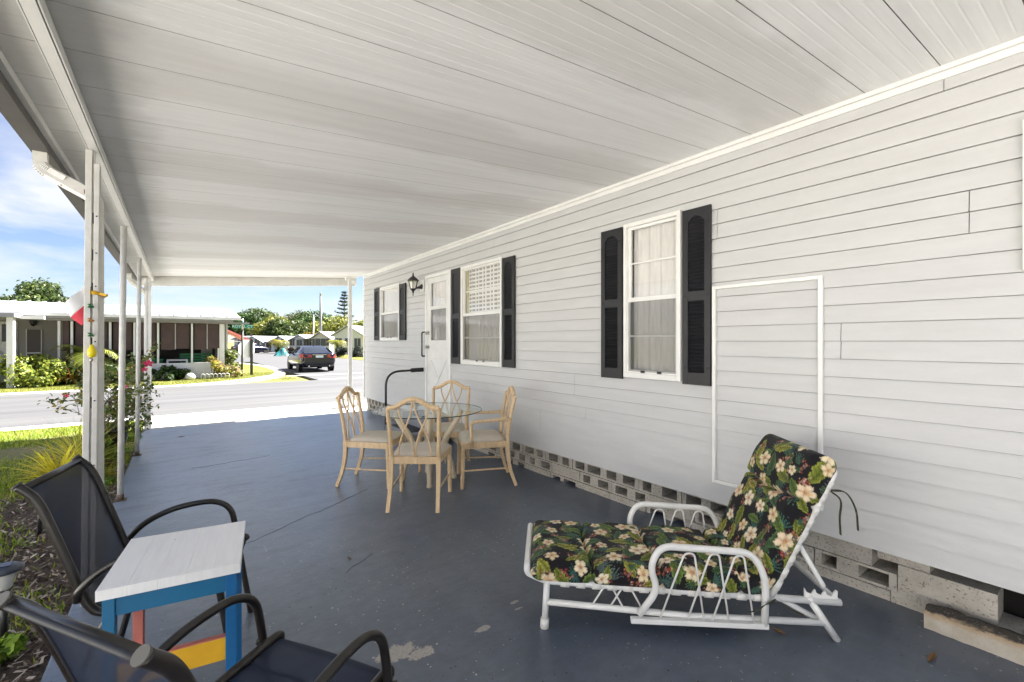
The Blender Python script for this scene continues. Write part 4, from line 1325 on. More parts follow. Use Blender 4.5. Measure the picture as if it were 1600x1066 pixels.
# ================================================================== SIDE TABLE
M_blue = mat('blue_paint', (.010, .125, .33), .45, var=.12, vscale=8)
M_teal = mat('deep_blue_paint', (.012, .14, .29), .45, var=.12, vscale=8)
M_yel = mat('yellow_paint', (.75, .42, .02), .5, var=.08, vscale=10)
M_red = mat('faded_red_paint', (.55, .17, .13), .55, var=.15, vscale=10)
def m_top():
    m, nt, b, oc = newmat('white_boards')
    c = nmix(nt, nrange(nt, nnoise(nt, nmap(nt, oc, (9, .9, 1)), 5, 6, .65), .35, .75), (.88, .88, .875), (.80, .80, .80))
    nt.links.new(c, b.inputs['Base Color']); b.inputs['Roughness'].default_value = .45
    bp = nt.nodes.new('ShaderNodeBump'); bp.inputs['Strength'].default_value = .12; bp.inputs['Distance'].default_value = .01
    nt.links.new(nnoise(nt, nmap(nt, oc, (12, 1, 1)), 9, 4), bp.inputs['Height']); nt.links.new(bp.outputs[0], b.inputs['Normal'])
    return m
sd = thing('side_table', 'small square table with a white plank top and blue, red and yellow legs', 'table', (.011, 2.152, 0), math.atan2(-.055, .40))
wx, wy, zt = .200, .222, .620
m = MB(); nb = 5
for i in range(nb):
    x0 = -wx + 2 * wx * i / nb; m.box(x0 + .0002, x0 + 2 * wx / nb - .0002, -wy, wy, zt - .034, zt - (.0003 if i % 2 else 0))
m.build('tabletop', m_top(), sd, bevel=.0007)
lx, ly = wx - .030, wy - .028; lt = .033; ap = .066
for (sx, sy, mt) in ((-1, -1, M_teal), (1, -1, M_blue), (-1, 1, M_red), (1, 1, M_blue)):
    m = MB(); m.box(sx * lx - lt / 2, sx * lx + lt / 2, sy * ly - lt / 2, sy * ly + lt / 2, 0, zt - .0345); m.build('leg', mt, sd, bevel=.002)
for sy in (-1, 1):
    m = MB(); m.box(-lx + lt / 2, lx - lt / 2, sy * ly - .011, sy * ly + .011, zt - .034 - ap, zt - .0348); m.build('apron', M_teal, sd, bevel=.0015)
for sx in (-1, 1):
    m = MB(); m.box(sx * lx - .011, sx * lx + .011, -ly + lt / 2, ly - lt / 2, zt - .034 - ap, zt - .0348); m.build('apron', M_teal, sd, bevel=.0015)
m = MB(); m.box(-lx + lt / 2, lx - lt / 2, -ly - .009, -ly + .013, .275, .355); o = m.build('stretcher', M_yel, sd, bevel=.0015)
m = MB(); m.box(-lx + lt / 2 + .001, lx - lt / 2 - .001, -ly - .0085, -ly + .0125, .3552, .359); m.build('stretcher_edge', M_red, o)
# ================================================================== PLANTS
M_leaf = leafmat('leaf', .35)
M_bark = mat('bark', (.12, .09, .065), .9, var=.35, vscale=6, stretch=(3, 3, .6), bump=.6, bscale=12)
def leaf_quads(rs, P, N, size, aspect=.55, droop=0.0):
    """one folded leaf (two quads) per point; N = facing"""
    n = len(P)
    N = N / (np.linalg.norm(N, axis=1, keepdims=True) + 1e-9)
    ref = rs.normal(size=(n, 3)); U = np.cross(N, ref); U /= (np.linalg.norm(U, axis=1, keepdims=True) + 1e-9)
    Wv = np.cross(N, U)
    s = size if np.ndim(size) else np.full(n, size)
    a = U * (s * .5)[:, None]; b2 = Wv * (s * .5 * aspect)[:, None]; f = N * (s * .10)[:, None]
    V = np.stack([P - a, P + b2 * .9 + f, P + a * 1.15 - N * (s * droop)[:, None], P - b2 * .9 + f], 1).reshape(-1, 3)
    F = np.arange(n * 4).reshape(n, 4)
    return V, F
def crown_points(rs, blobs, n, shell=.55):
    """points through the volume of several clumps, thicker near their skins"""
    w = np.array([b2[3] ** 2 for b2 in blobs]); w = w / w.sum()
    idx = rs.choice(len(blobs), n, p=w)
    B = np.array([(q[0], q[1], q[2], q[3], q[4] if len(q) > 4 else .8) for q in blobs])[idx]
    d = rs.normal(size=(n, 3)); d /= np.linalg.norm(d, axis=1, keepdims=True)
    r = shell + (1 - shell) * rs.rand(n) ** .6
    r = r * (1 + .18 * rs.normal(size=n) * (rs.rand(n) < .35))
    P = B[:, :3] + d * (B[:, 3] * r)[:, None] * np.stack([np.ones(n), np.ones(n), B[:, 4]], 1)
    return P, d, idx
def vary(rs, n, cols, j=.22):
    c = np.array(cols)[rs.randint(0, len(cols), n)]
    return (c * (1 + j * rs.normal(size=(n, 1)))).clip(.004, .9)
def tree(name, label, cat, base, h, spread, cols, n=2600, leaf=.30, seed=1, trunk=True, nb=16, flat=.7, lift=.45, group=None, tw=1.0):
    rs = np.random.RandomState(seed); r = random.Random(seed)
    t = thing(name, label, cat, base, 0, group)
    blobs = []
    for i in range(nb):
        a = r.uniform(0, 6.28); q = math.sqrt(r.random()) * spread * .74
        top = 1 - (q / spread) ** 2 * .55
        z = h * (lift + (top - lift) * r.uniform(.25, .92)); br = spread * r.uniform(.20, .42)
        z = min(z, h - br * flat * .8)
        blobs.append((q * math.cos(a), q * math.sin(a), z, br, flat))
    P, d, idx = crown_points(rs, blobs, n)
    keep = P[:, 2] > h * .12; P, d, idx = P[keep], d[keep], idx[keep]
    N = d + .8 * rs.normal(size=d.shape) + np.array([0, 0, .5])
    V, F = leaf_quads(rs, P, N, leaf * rs.uniform(.6, 1.35, len(P)), .7)
    tone = rs.uniform(.72, 1.25, nb)[idx][:, None]
    quads_mesh('crown', V, F, vary(rs, len(P), cols) * tone, M_leaf, t)
    if trunk:
        m = MB()
        m.tube([(0, 0, -.1), (.04 * h * .2, 0, h * .22), (0, .03 * h * .3, h * .42)], [.035 * h * tw, .026 * h * tw, .020 * h * tw], 10)
        for i in range(7):
            q = blobs[i]; m.tube(catmull([(0, 0, h * r.uniform(.25, .4)), (q[0] * .4, q[1] * .4, q[2] * .72), (q[0], q[1], q[2])], 4), [.014 * h * tw * (1 - k / 9) for k in range(9)], 6)
        m.build('trunk', M_bark, t)
    return t
G_dark = [(.035, .075, .016), (.05, .10, .02), (.075, .135, .025), (.025, .055, .016)]
G_mid = [(.060, .095, .025), (.08, .12, .03), (.042, .07, .02), (.115, .145, .04)]
G_lime = [(.17, .19, .03), (.22, .225, .04), (.12, .145, .025), (.26, .25, .05)]
G_olive = [(.09, .11, .04), (.12, .14, .05), (.07, .09, .04)]
def ground_at(px, d):
    p = at_D(px, 534, d); return (p.x, p.y, -.1)
def zof(py, d): return CAM_H + (534 - py) / 710 * d
# the big crown behind the neighbour's house
d = 42; tree('shade_tree', 'broad dense shade tree rising behind the brown screened house on the left', 'tree', ground_at(66, d), zof(439, d) + .1, 3.9, G_mid, 6500, .30, 3, nb=26, flat=.62)
d = 52; tree('shade_tree', 'dark low tree crown at the far left edge above the white roof', 'tree', ground_at(-8, d), zof(462, d), 3.0, G_dark, 2200, .3, 4)
d = 48; tree('shade_tree', 'small tree top peeping over the white roof beside the flag post', 'tree', ground_at(160, d), zof(473, d), 1.8, G_olive, 1200, .26, 5)
grp = 'trees in the wood behind the far homes'
specs = [(378, 84, 487, 3.2, G_dark, 'dark slim tree beside the street sign, leftmost of the far wood'),
         (402, 92, 488, 4.0, G_mid, 'leafy tree in the far wood, just right of the green street sign'),
         (428, 80, 499, 3.4, G_lime, 'yellowish bushy tree low in the far wood above the small blue home'),
         (446, 96, 488, 4.2, G_olive, 'greyish airy tree at the top of the far wood above the palm'),
         (452, 78, 502, 3.3, G_mid, 'bright green round tree of the far wood, above the parked sedan bonnet'),
         (470, 94, 488, 4.2, G_olive, 'tall olive tree in the far wood above the dark sedan'),
         (488, 86, 491, 3.9, G_dark, 'dark feathery tree of the far wood left of the utility pole'),
         (415, 100, 492, 4.4, G_olive, 'dull tree at the very back of the far wood'),
         (497, 80, 513, 1.9, [(.30, .20, .03), (.22, .17, .03)], 'small orange tinged tree at the foot of the utility pole')]
for i, (px, d, py, sp, cols, lab) in enumerate(specs):
    tree('wood_tree', lab, 'tree', ground_at(px, d), zof(py, d) * 1.10, sp * 1.25, cols, 4200, .40, 20 + i, group=grp, lift=.28, nb=18)
d = 74; tree('flowering_tree', 'wide yellow green tree glowing above the far homes near the roof post', 'tree', ground_at(524, d), zof(487, d), 4.1, G_lime, 4200, .36, 41, nb=24, lift=.3)
d = 76; tree('flowering_tree', 'yellow green tree cut off by the corner of the white home', 'tree', ground_at(561, d), zof(490, d), 3.4, G_lime, 2600, .36, 42, nb=16, lift=.3)
# Norfolk pine: tiers of level branches
d = 100; base = ground_at(538, d); H = zof(451, d)
t = thing('norfolk_pine', 'tall tiered pine standing alone behind the yellow green tree', 'tree', base)
rs = np.random.RandomState(8); Ps = []; Ns = []
m = MB(); m.tube([(0, 0, 0), (0, 0, H)], [.28, .04], 8)
k = 0; z = H * .35
while z < H - .3:
    f = (H - z) / (H * .65); L = .35 + 2.5 * f; nbr = 7
    for i in range(nbr):
        a = i * 6.283 / nbr + k * .45 + rs.uniform(-.15, .15); l = L * rs.uniform(.8, 1.1)
        n = int(16 + 30 * f); u = rs.rand(n) ** .7
        P = np.stack([np.cos(a) * l * u, np.sin(a) * l * u, z + .22 * l * u ** 2 + rs.normal(0, .06, n)], 1)
        P += rs.normal(0, .13, P.shape) * np.array([1, 1, .5]); Ps.append(P)
        m.tube([(0, 0, z), (math.cos(a) * l, math.sin(a) * l, z + .2 * l)], [.05, .015], 5)
    z += .55 + .55 * f; k += 1
m.build('trunk', M_bark, t)
P = np.concatenate(Ps); V, F = leaf_quads(rs, P, rs.normal(size=P.shape), .36 * rs.uniform(.6, 1.2, len(P)), .5)
quads_mesh('crown', V, F, vary(rs, len(P), [(.035, .06, .035), (.05, .075, .045)]), M_leaf, t)

def shrub(name, label, loc, w, h, cols, n=900, leaf=.07, seed=1, dp=None, cat='shrub', group=None, aspect=.6, nb=10):
    rs = np.random.RandomState(seed); r = random.Random(seed)
    t = thing(name, label, cat, loc, 0, group); dp = dp or w
    blobs = []
    for i in range(nb):
        a = r.uniform(0, 6.28); q = math.sqrt(r.random()) * .62
        br = r.uniform(.24, .40) * min(w, h * 1.5) * .5 * 1.2
        blobs.append((q * math.cos(a) * w / 2, q * math.sin(a) * dp / 2, max(br * .7, h * r.uniform(.25, .92) - br * .6), br, .85))
    P, d, idx = crown_points(rs, blobs, n, .35)
    P[:, 2] = np.abs(P[:, 2])
    N = d + .7 * rs.normal(size=d.shape) + np.array([0, 0, .6])
    V, F = leaf_quads(rs, P, N, leaf * rs.uniform(.6, 1.4, len(P)), aspect)
    tone = rs.uniform(.75, 1.25, nb)[idx][:, None]
    quads_mesh('foliage', V, F, vary(rs, len(P), cols) * tone, M_leaf, t)
    m = MB()
    for i in range(8):
        q = blobs[i % nb]; m.tube([(q[0] * .15, q[1] * .15, -.02), (q[0] * .7, q[1] * .7, q[2] * .6), (q[0], q[1], q[2])], [.012, .009, .005], 5)
    m.build('stem', M_bark, t)
    return t
def arching(name, label, cat, loc, blades, L, wd, cols, seed, lean=.9, curl=1.0, zb=0, group=None, seg=6, up=.25):
    """rosette of strap leaves or palm fronds that arch outwards"""
    rs = np.random.RandomState(seed); t = thing(name, label, cat, loc, 0, group)
    Vs, Fs, Cs = [], [], []; off = 0
    for i in range(blades):
        a = rs.uniform(0, 6.283); l = L * rs.uniform(.65, 1.12); el = rs.uniform(up, 1.45); w = wd * rs.uniform(.7, 1.2)
        p = np.array([rs.normal(0, .02), rs.normal(0, .02), zb]); e = el; col = np.array(cols[rs.randint(len(cols))]) * rs.uniform(.75, 1.25)
        side = np.array([-math.sin(a), math.cos(a), 0]); side = side * math.cos(.4) + np.array([0, 0, .4]) * rs.uniform(-1, 1)
        row = []
        for s2 in range(seg + 1):
            k = s2 / seg; ww = w * (1 - k) ** .6 * (.6 + .4 * math.sin(math.pi * min(1, k * 1.6 + .2)))
            row.append((p - side * ww / 2, p + side * ww / 2))
            p = p + np.array([math.cos(a) * math.cos(e), math.sin(a) * math.cos(e), math.sin(e)]) * l / seg
            e -= curl * (.20 + .22 * k) * rs.uniform(.6, 1.4) * (1.3 - el * .4)
        for q in row: Vs += [q[0], q[1]]
        for s2 in range(seg):
            Fs.append((off + 2 * s2, off + 2 * s2 + 1, off + 2 * s2 + 3, off + 2 * s2 + 2)); Cs.append(col * (.9 + .25 * s2 / seg))
        off += 2 * (seg + 1)
    quads_mesh('foliage', np.array(Vs), np.array(Fs), np.array(Cs).clip(.005, .9), M_leaf, t)
    return t
def palm(name, label, loc, h, L, cols, seed, group=None, fronds=14):
    rs = np.random.RandomState(seed); t = thing(name, label, 'palm', loc, 0, group)
    m = MB(); m.tube([(0, 0, -.1), (.03, 0, h * .5), (0, .02, h)], [.13, .10, .10], 9); m.build('trunk', M_bark, t)
    Vs, Fs, Cs = [], [], []; off = 0
    for i in range(fronds):
        a = rs.uniform(0, 6.283); e = rs.uniform(.1, 1.3); p = np.array([0, 0, h]); col = np.array(cols[rs.randint(len(cols))])
        side = np.array([-math.sin(a), math.cos(a), 0]); prev = p
        for s2 in range(9):
            nxt = p + np.array([math.cos(a) * math.cos(e), math.sin(a) * math.cos(e), math.sin(e)]) * L / 9; e -= .24
            ll = .42 * L * math.sin(math.pi * (s2 + 1.2) / 10.5)
            for sg in (-1, 1):
                for q in range(2):
                    o = p + (nxt - p) * q * .5
                    tip = o + side * sg * ll * .8 + (nxt - p) / (L / 9) * ll * .5 + np.array([0, 0, -.18 * ll]); wv = (nxt - p) * .35
                    Vs += [o - wv * .5, o + wv * .5, tip + wv * .1, tip - wv * .1]; Fs.append((off, off + 1, off + 2, off + 3)); off += 4
                    Cs.append(col * rs.uniform(.7, 1.3))
            p = nxt
    quads_mesh('crown', np.array(Vs), np.array(Fs), np.array(Cs).clip(.005, .9), M_leaf, t)
    return t

# ================================================================== NEIGHBOUR'S HOUSE
YF = 21.6
def nx(px): return at_Y(px, 534, YF).x
def nz(px, py): return at_Y(px, py, YF).z
M_brown_wall = mat('brown_blind', (.078, .050, .045), .8, var=.12, vscale=3)
M_nwhite = mat('white_weatherboard', (.70, .69, .67), .6, var=.08, vscale=3)
M_nroof = mat('white_metal_roof', (.50, .51, .53), .4, var=.06, vscale=2)
M_fas = mat('grey_fascia', (.24, .235, .24), .6)
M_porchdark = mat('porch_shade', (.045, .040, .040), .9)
nb_ = thing('neighbour_house', 'low house across the road with a brown screened porch and a white ribbed roof', 'house', (0, YF, 0))
xL, xR = nx(-40) - 3.0, nx(349)
ze, zr = nz(240, 497), 2.62
# roof: one slope up from the eave, raised ribs on it
m = MB()
m.prism([(xL, -.55, ze), (xL, 4.2, ze + .62), (xL, 4.2, ze + .70), (xL, -.55, ze + .08)], (xR + .55 - xL, 0, 0))
x = xL + .1
while x < xR + .5:
    m.bar((x, -.54, ze + .095), (x, 4.2, ze + .715), .05, .05); x += .42
m.build('roof', M_nroof, nb_)
m = MB(); m.box(xL, xR + .55, -.60, -.552, ze - .03, ze + .075); m.build('eave_trim', M_nwhite, nb_)
m = MB(); m.box(xL, xR + .30, -.50, 4.0, ze - .10, ze - .035); m.box(xL, xR + .9, -.16, -.02, ze - .17, ze - .101); m.build('soffit', M_fas, nb_)
# porch: white posts, brown drop blinds, open below
zb, zt2, zw = nz(300, 545), ze - .18, nz(300, 567)
posts_px = [92, 112, 172, 210, 247, 300, 347]
x0 = nx(92)
for p in posts_px:
    m = MB(); w = .032 if p < 340 else .085
    m.box(nx(p) - w, nx(p) + w, .0, .08, -.005, zt2); m.build('porch_post', M_nwhite, nb_)
for i in range(len(posts_px) - 1):
    a, c = nx(posts_px[i]) + .06, nx(posts_px[i + 1]) - .06
    k = max(1, round((c - a) / .40))
    for q in range(k):
        p0 = a + (c - a) * q / k; p1 = a + (c - a) * (q + 1) / k
        m = MB(); m.box(p0 + .02, p1 - .02, .10, .125, zb + .04 * ((q * 7 + i * 3) % 3 - 1), zt2); m.build('blind', M_brown_wall, nb_)
        if q: 
            m = MB(); m.box(p0 - .016, p0 + .016, .07, .13, zb - .02, zt2); m.build('mullion', mat('grey_mullion', (.40, .38, .36), .6), nb_)
m = MB(); m.box(nx(228), xR - .10, .02, .12, -.01, zw); m.build('porch_wall', M_nwhite, nb_)
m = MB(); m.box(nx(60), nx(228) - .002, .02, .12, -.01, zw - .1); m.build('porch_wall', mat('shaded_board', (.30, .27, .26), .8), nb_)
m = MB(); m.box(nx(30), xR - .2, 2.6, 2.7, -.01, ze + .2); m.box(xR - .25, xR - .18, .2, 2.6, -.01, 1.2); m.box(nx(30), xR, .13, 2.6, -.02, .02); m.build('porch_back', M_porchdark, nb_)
m = MB(); m.box(nx(318), nx(345), 2.3, 2.4, .0, 1.5); m.build('storage_cupboard', mat('ribbed_board', (.55, .53, .50), .7, var=.15, vscale=5, stretch=(6, 1, .3)), nb_)
# left half: carport with the white door behind
m = MB(); m.box(nx(28), nx(38), -1.25, -1.0, -.01, nz(33, 498)); m.build('carport_column', M_nwhite, nb_)
m = MB(); m.box(xL, nx(44), -1.6, -.61, ze - .14, ze - .02); m.build('carport_beam', M_fas, nb_)
m = MB(); m.box(nx(42), nx(78), -.85, -.62, ze - .16, ze - .06); m.build('awning', M_nwhite, nb_)
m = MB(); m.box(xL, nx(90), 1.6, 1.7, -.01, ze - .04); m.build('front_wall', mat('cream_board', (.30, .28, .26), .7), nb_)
def dx(px): return at_Y(px, 534, YF + 1.55).x
def dz(py): return at_Y(20, py, YF + 1.55).z
m = MB(); m.box(dx(-6), dx(27), 1.54, 1.598, dz(584), dz(503)); dr = m.build('door', M_nwhite, nb_)
m = MB(); m.bar((dx(-3), 1.53, dz(574)), (dx(25), 1.53, dz(547)), .03, .06); m.bar((dx(-3), 1.528, dz(547)), (dx(25), 1.528, dz(574)), .03, .06); m.build('door_cross', mat('door_grey', (.42, .41, .40), .6), dr)
m = MB(); m.box(dx(3), dx(25), 1.52, 1.539, dz(534), dz(507)); m.build('pane', mat('dark_pane', (.03, .04, .06), .1), dr)
m = MB(); m.box(dx(42), dx(64), 1.56, 1.598, dz(590), dz(515)); m.build('screen_door', mat('screen_grey', (.11, .095, .09), .7), nb_)
m = MB(); m.box(dx(41), dx(65), 1.54, 1.559, dz(553), dz(551)); m.box(dx(40.5), dx(42), 1.54, 1.559, dz(590), dz(514)); m.box(dx(64), dx(65.5), 1.54, 1.559, dz(590), dz(514)); m.build('door_rail', M_nwhite, nb_)
m = MB(); c = Vector((dx(53), 1.45, dz(503)))
m.lathe([(0, .19), (.09, .12), (.12, .10), (.075, -.10), (.03, -.14), (0, -.16)], c, 8); m.bar(c + Vector((0, 0, .1)), c + Vector((0, .15, .1)), .03, .03); m.build('lantern', M_black, nb_)
m = MB(); m.box(xL, nx(36), -1.0, 1.6, -.008, .0); struct(m.build('path', M_conc))
# red awning and low wall beside the porch end
aw = thing('red_awning', 'faded red sloping awning on the far side of the brown porch', 'awning', (xR + .25, YF + 3.0, 0))
m = MB(); m.prism([(0, 0, 1.98), (0, 0, 2.03), (1.05, 0, 1.52), (1.05, 0, 1.40), (1.0, 0, 1.40)], (0, 2.0, 0)); m.build('awning_cloth', mat('red_canvas', (.50, .14, .12), .7, var=.1), aw)
m = MB(); m.bar((.0, .02, 1.45), (1.0, .02, 1.42), .02, .02); m.bar((.0, 1.98, 1.45), (1.0, 1.98, 1.42), .02, .02); m.build('awning_arm', M_nwhite, aw)
m = MB(); m.box(xR + .18, xR + .25, YF + 1.4, YF + 6, -.02, 2.35); tag(m.build('garden_screen', M_nwhite), 'pale side wall that carries the red awning', 'wall')
# porch furniture
M_green = mat('green_paint', (.02, .20, .075), .5)
t = thing('green_bench', 'green slatted bench inside the brown screened porch', 'bench', (nx(308), YF + 1.2, .0))
m = MB(); m.box(-.55, .55, -.2, .2, .40, .45); m.build('seat', M_green, t)
m = MB()
for q in range(4): m.box(-.55, .55, .18, .21, .52 + .11 * q, .60 + .11 * q)
m.build('backrest', M_green, t)
for sx in (-.5, .5):
    m = MB(); m.box(sx - .04, sx + .04, -.2, .2, .0, .399); m.box(sx - .04, sx + .04, -.24, .2, .62, .67); m.build('bench_end', M_green, t)
t = thing('porch_table', 'small white square table inside the brown screened porch', 'table', (nx(277), YF + .9, .0))
m = MB(); m.box(-.34, .34, -.3, .3, .66, .72); m.build('tabletop', M_nwhite, t)
for sx in (-.31, .31):
    for sy in (-.27, .27):
        m = MB(); m.box(sx - .03, sx + .03, sy - .03, sy + .03, 0, .659); m.build('leg', M_nwhite, t)
t = thing('green_tub', 'green plastic tub by the left post of the screened porch', 'tub', (nx(238), YF + .5, 0))
m = MB(); m.lathe([(.22, 0), (.30, .55), (.32, .56), (.32, .60), (.28, .60), (.2, .05), (0, .05)], (0, 0, .15), 18); m.build('tub', M_green, t)
# planting along the porch
yb = YF - .55
shrub('lime_shrub', 'rounded lime green shrub beside the white carport column across the road', (nx(64), YF - 1.0, -.01), 1.75, 1.18, [(.20, .24, .03), (.28, .31, .05), (.13, .18, .03)], 2600, .11, 51)
shrub('dark_shrub', 'dark glossy shrub between the lime shrub and the flag post', (nx(104), yb + .1, -.01), 1.2, .78, G_dark, 1200, .12, 52)
arching('croton', 'orange and yellow croton behind the flag post across the road', 'plant', (nx(118), yb - .1, 0), 90, .95, .11, [(.30, .24, .03), (.34, .14, .04), (.10, .14, .03), (.40, .34, .06)], 53, up=.5, curl=.8)
palm('small_palm', 'small palm with yellow green fronds behind the flag post', (nx(140), yb + .1, 0), .95, 1.15, [(.20, .24, .04), (.30, .30, .06)], 54)
shrub('dark_shrub', 'low mixed green shrub right of the flag post across the road', (nx(186), yb, 0), 2.1, 1.0, G_mid, 1500, .12, 55)
shrub('dark_shrub', 'low dark border shrub in front of the white porch wall, under the small table', (nx(262), yb + .1, 0), 1.7, .55, G_dark, 1000, .11, 56)
shrub('dark_shrub', 'small dark border plant under the green bench, next to the white stone', (nx(283), yb + .15, 0), .9, .5, G_dark, 600, .10, 57)
shrub('yellow_bush', 'thin yellow leaved bush at the right end of the porch wall', (nx(332), yb + .1, 0), .75, .95, [(.30, .28, .04), (.2, .22, .04), (.32, .2, .05)], 500, .10, 58)
shrub('corner_bush', 'green bush past the right end of the screened porch', (nx(359), YF + 1.6, 0), 1.1, 1.45, G_mid + G_lime, 1300, .12, 59)
shrub('corner_flower', 'low yellow and pink flowering plants at the lawn corner by the street sign', (nx(362), YF - .3, 0), 1.3, .55, [(.36, .33, .05), (.2, .25, .05), (.55, .35, .3)], 700, .09, 60)
m = MB(); m.lathe([(0, .0), (.14, .0), (.18, .08), (.14, .18), (.06, .23), (0, .24)], (0, 0, 0), 14)
tag(m.build('white_boulder', mat('white_stone', (.66, .65, .63), .8, var=.1), None, (nx(297), yb - .15, 0)), 'rounded white stone at the foot of the porch wall', 'stone')
m = MB()
for q in range(7): m.tube([(q * .13, 0, 0), (q * .13, 0, .16), (q * .13 + .06, 0, .2), (q * .13 + .12, 0, .16), (q * .13 + .12, 0, 0)], .012, 6)
tag(m.build('border_edging', M_nwhite, None, (nx(313), yb - .3, 0)), 'low white hoop edging in front of the porch wall', 'edging')
m = MB(); m.lathe([(0, -.16), (.12, -.13), (.17, 0), (.13, .13), (.05, .16), (0, .16)], (0, 0, .95), 16); m.tube([(0, 0, 0), (0, 0, .82)], .015, 6)
tag(m.build('orange_globe', mat('orange_glaze', (.50, .14, .03), .3), None, (nx(158), yb - .2, 0)), 'orange garden globe on a stick right of the flag post', 'ornament')

# ================================================================== STREET CORNER
M_pole = mat('dark_green_pole', (.030, .034, .030), .6)
t = thing('street_sign', 'dark post with green street name blades on the lawn corner', 'street sign', (2.079, 21.62, -.01))
H = 1.95
m = MB(); m.tube([(0, 0, 0), (.02, 0, H)], .04, 10); m.build('post', M_pole, t)
M_sgn = mat('sign_green', (.0, .22, .17), .5); M_sgw = mat('sign_white', (.75, .78, .76), .5)
def sign_blade(txt, z, rz, w):
    m = MB(); m.box(-w / 2, w / 2, -.012, .012, -.075, .075); o = m.build('blade', M_sgn, t, (.02, -.02, z), rot=(0, 0, rz))
    cu2 = bpy.data.curves.new('lettering', 'FONT'); cu2.body = txt; cu2.size = .155; cu2.align_x = 'CENTER'; cu2.align_y = 'CENTER'; cu2.extrude = .002
    tmp = bpy.data.objects.new('lettering', cu2); COL.objects.link(tmp)
    dg = bpy.context.evaluated_depsgraph_get(); me = bpy.data.meshes.new_from_object(tmp.evaluated_get(dg)); bpy.data.objects.remove(tmp)
    me.materials.clear(); me.materials.append(M_sgw)
    l = bpy.data.objects.new('lettering', me); COL.objects.link(l); l.parent = o; l.location = (0, -.0155, 0); l.rotation_euler = (R(90), 0, 0)
    return o
sign_blade('ROYAL CT', H + .10, R(-4), .74)
sign_blade('SUN ST', H + .28, R(84), .6)
m = MB(); m.lathe([(.05, 0), (.05, .42), (0, .44)], (.02, 0, H - .02), 8); m.build('sign_bracket', M_steel, t)
t = thing('stop_sign', 'plain pale back of an octagonal road sign on a dark post', 'road sign', (2.489, 22.209, -.01))
m = MB(); m.box(-.05, .05, -.05, .05, 0, 1.52); m.build('post', M_pole, t)
m = MB(); r0 = .40; m.prism([(-.18 + r0 * math.cos(R(22.5 + 45 * k)), .06, 1.13 + r0 * math.sin(R(22.5 + 45 * k))) for k in range(8)], (0, .02, 0))
sp_ = m.build('sign_plate', mat('bare_aluminium', (.78, .78, .76), .55, var=.05), t)
sp_.rotation_euler = (0, 0, R(32))

# ================================================================== SEDAN
M_navy = mat('navy_car_paint', (.006, .008, .020), .2, coat=.25, spec=.4)
M_cglass = mat('tinted_car_glass', (.014, .018, .026), .05, spec=.6)
M_tyre = mat('tyre_rubber', (.02, .02, .02), .8)
M_rim = mat('alloy_rim', (.45, .45, .46), .3, metal=.9)
M_tail = mat('tail_light_red', (.32, .015, .02), .2, coat=.6)
M_chrome = mat('chrome_trim', (.6, .6, .62), .15, metal=1.0)
SCF = .885
cr = thing('sedan', 'dark navy sedan seen from behind, driving into the side street', 'car', (5.40, 23.74, -.03), R(-1))
cr.scale = (SCF, SCF, SCF)
# stations along y (0 = rear axle): y, bottom z, belt z, half width at belt, half width at bottom
stn = [(-1.00, .48, .92, .68, .60), (-.94, .34, 1.00, .80, .74), (-.70, .25, 1.045, .88, .82), (-.30, .22, 1.03, .915, .86), (.5, .20, 1.00, .925, .87), (1.4, .20, .96, .925, .87), (2.2, .20, .93, .92, .87), (2.9, .22, .86, .91, .86), (3.4, .24, .76, .87, .80), (3.72, .30, .66, .74, .68), (3.80, .40, .56, .62, .58)]
def ring(s):
    y, zb, zt, w, wb = s; h = zt - zb
    half = [(0, zb), (wb * .8, zb), (wb, zb + .08 * h), (w + .015, zb + .42 * h), (w, zb + .72 * h), (w - .03, zt - .035), (w * .80, zt), (w * .4, zt + .012), (0, zt + .015)]
    return [(x, y, z) for x, z in half] + [(-x, y, z) for x, z in half[1:-1][::-1]]
m = MB(); rings = [ring(s) for s in stn]; n = len(rings[0]); vs = [v for q in rings for v in q]
m.add(vs, [(i * n + j, i * n + (j + 1) % n, (i + 1) * n + (j + 1) % n, (i + 1) * n + j) for i in range(len(rings) - 1) for j in range(n)], True)
m.f += [list(range(n))[::-1], [(len(rings) - 1) * n + j for j in range(n)]]; m.m += [0, 0]; m.s += [False, False]
m.build('body', M_navy, cr)
# greenhouse: side glass band and painted roof
gh = [(-.62, 1.03, .72), (.10, 1.31, .61), (.45, 1.375, .59), (1.1, 1.385, .59), (1.55, 1.345, .60), (2.45, .96, .72)]
m = MB(); vs = []
low = [(-.66, .83), (.2, .85), (.5, .86), (1.1, .86), (1.6, .86), (2.45, .80)]
for (y, z, w), (yl, wl2) in zip(gh, low):
    zb = 1.0 - .03 * max(0, yl) 
    vs += [(-wl2, yl, zb), (-w, y, z - .03), (-w * .8, y, z), (0, y, z + .012), (w * .8, y, z), (w, y, z - .03), (wl2, yl, zb)]
m.add(vs, [(i * 7 + j, i * 7 + j + 1, (i + 1) * 7 + j + 1, (i + 1) * 7 + j) for i in range(5) for j in range(6)], True)
m.build('window_band', M_cglass, cr)
m = MB(); vs = []
for (y, z, w) in [(.12, 1.30, .612), (.45, 1.378, .597), (1.1, 1.389, .596), (1.58, 1.341, .604)]:
    vs += [(-w - .006, y, z - .055), (-w - .004, y, z - .02), (-w * .8, y, z + .008), (0, y, z + .02), (w * .8, y, z + .008), (w + .004, y, z - .02), (w + .006, y, z - .055)]
m.add(vs, [(i * 7 + j, i * 7 + j + 1, (i + 1) * 7 + j + 1, (i + 1) * 7 + j) for i in range(3) for j in range(6)], True); m.build('roof', M_navy, cr)
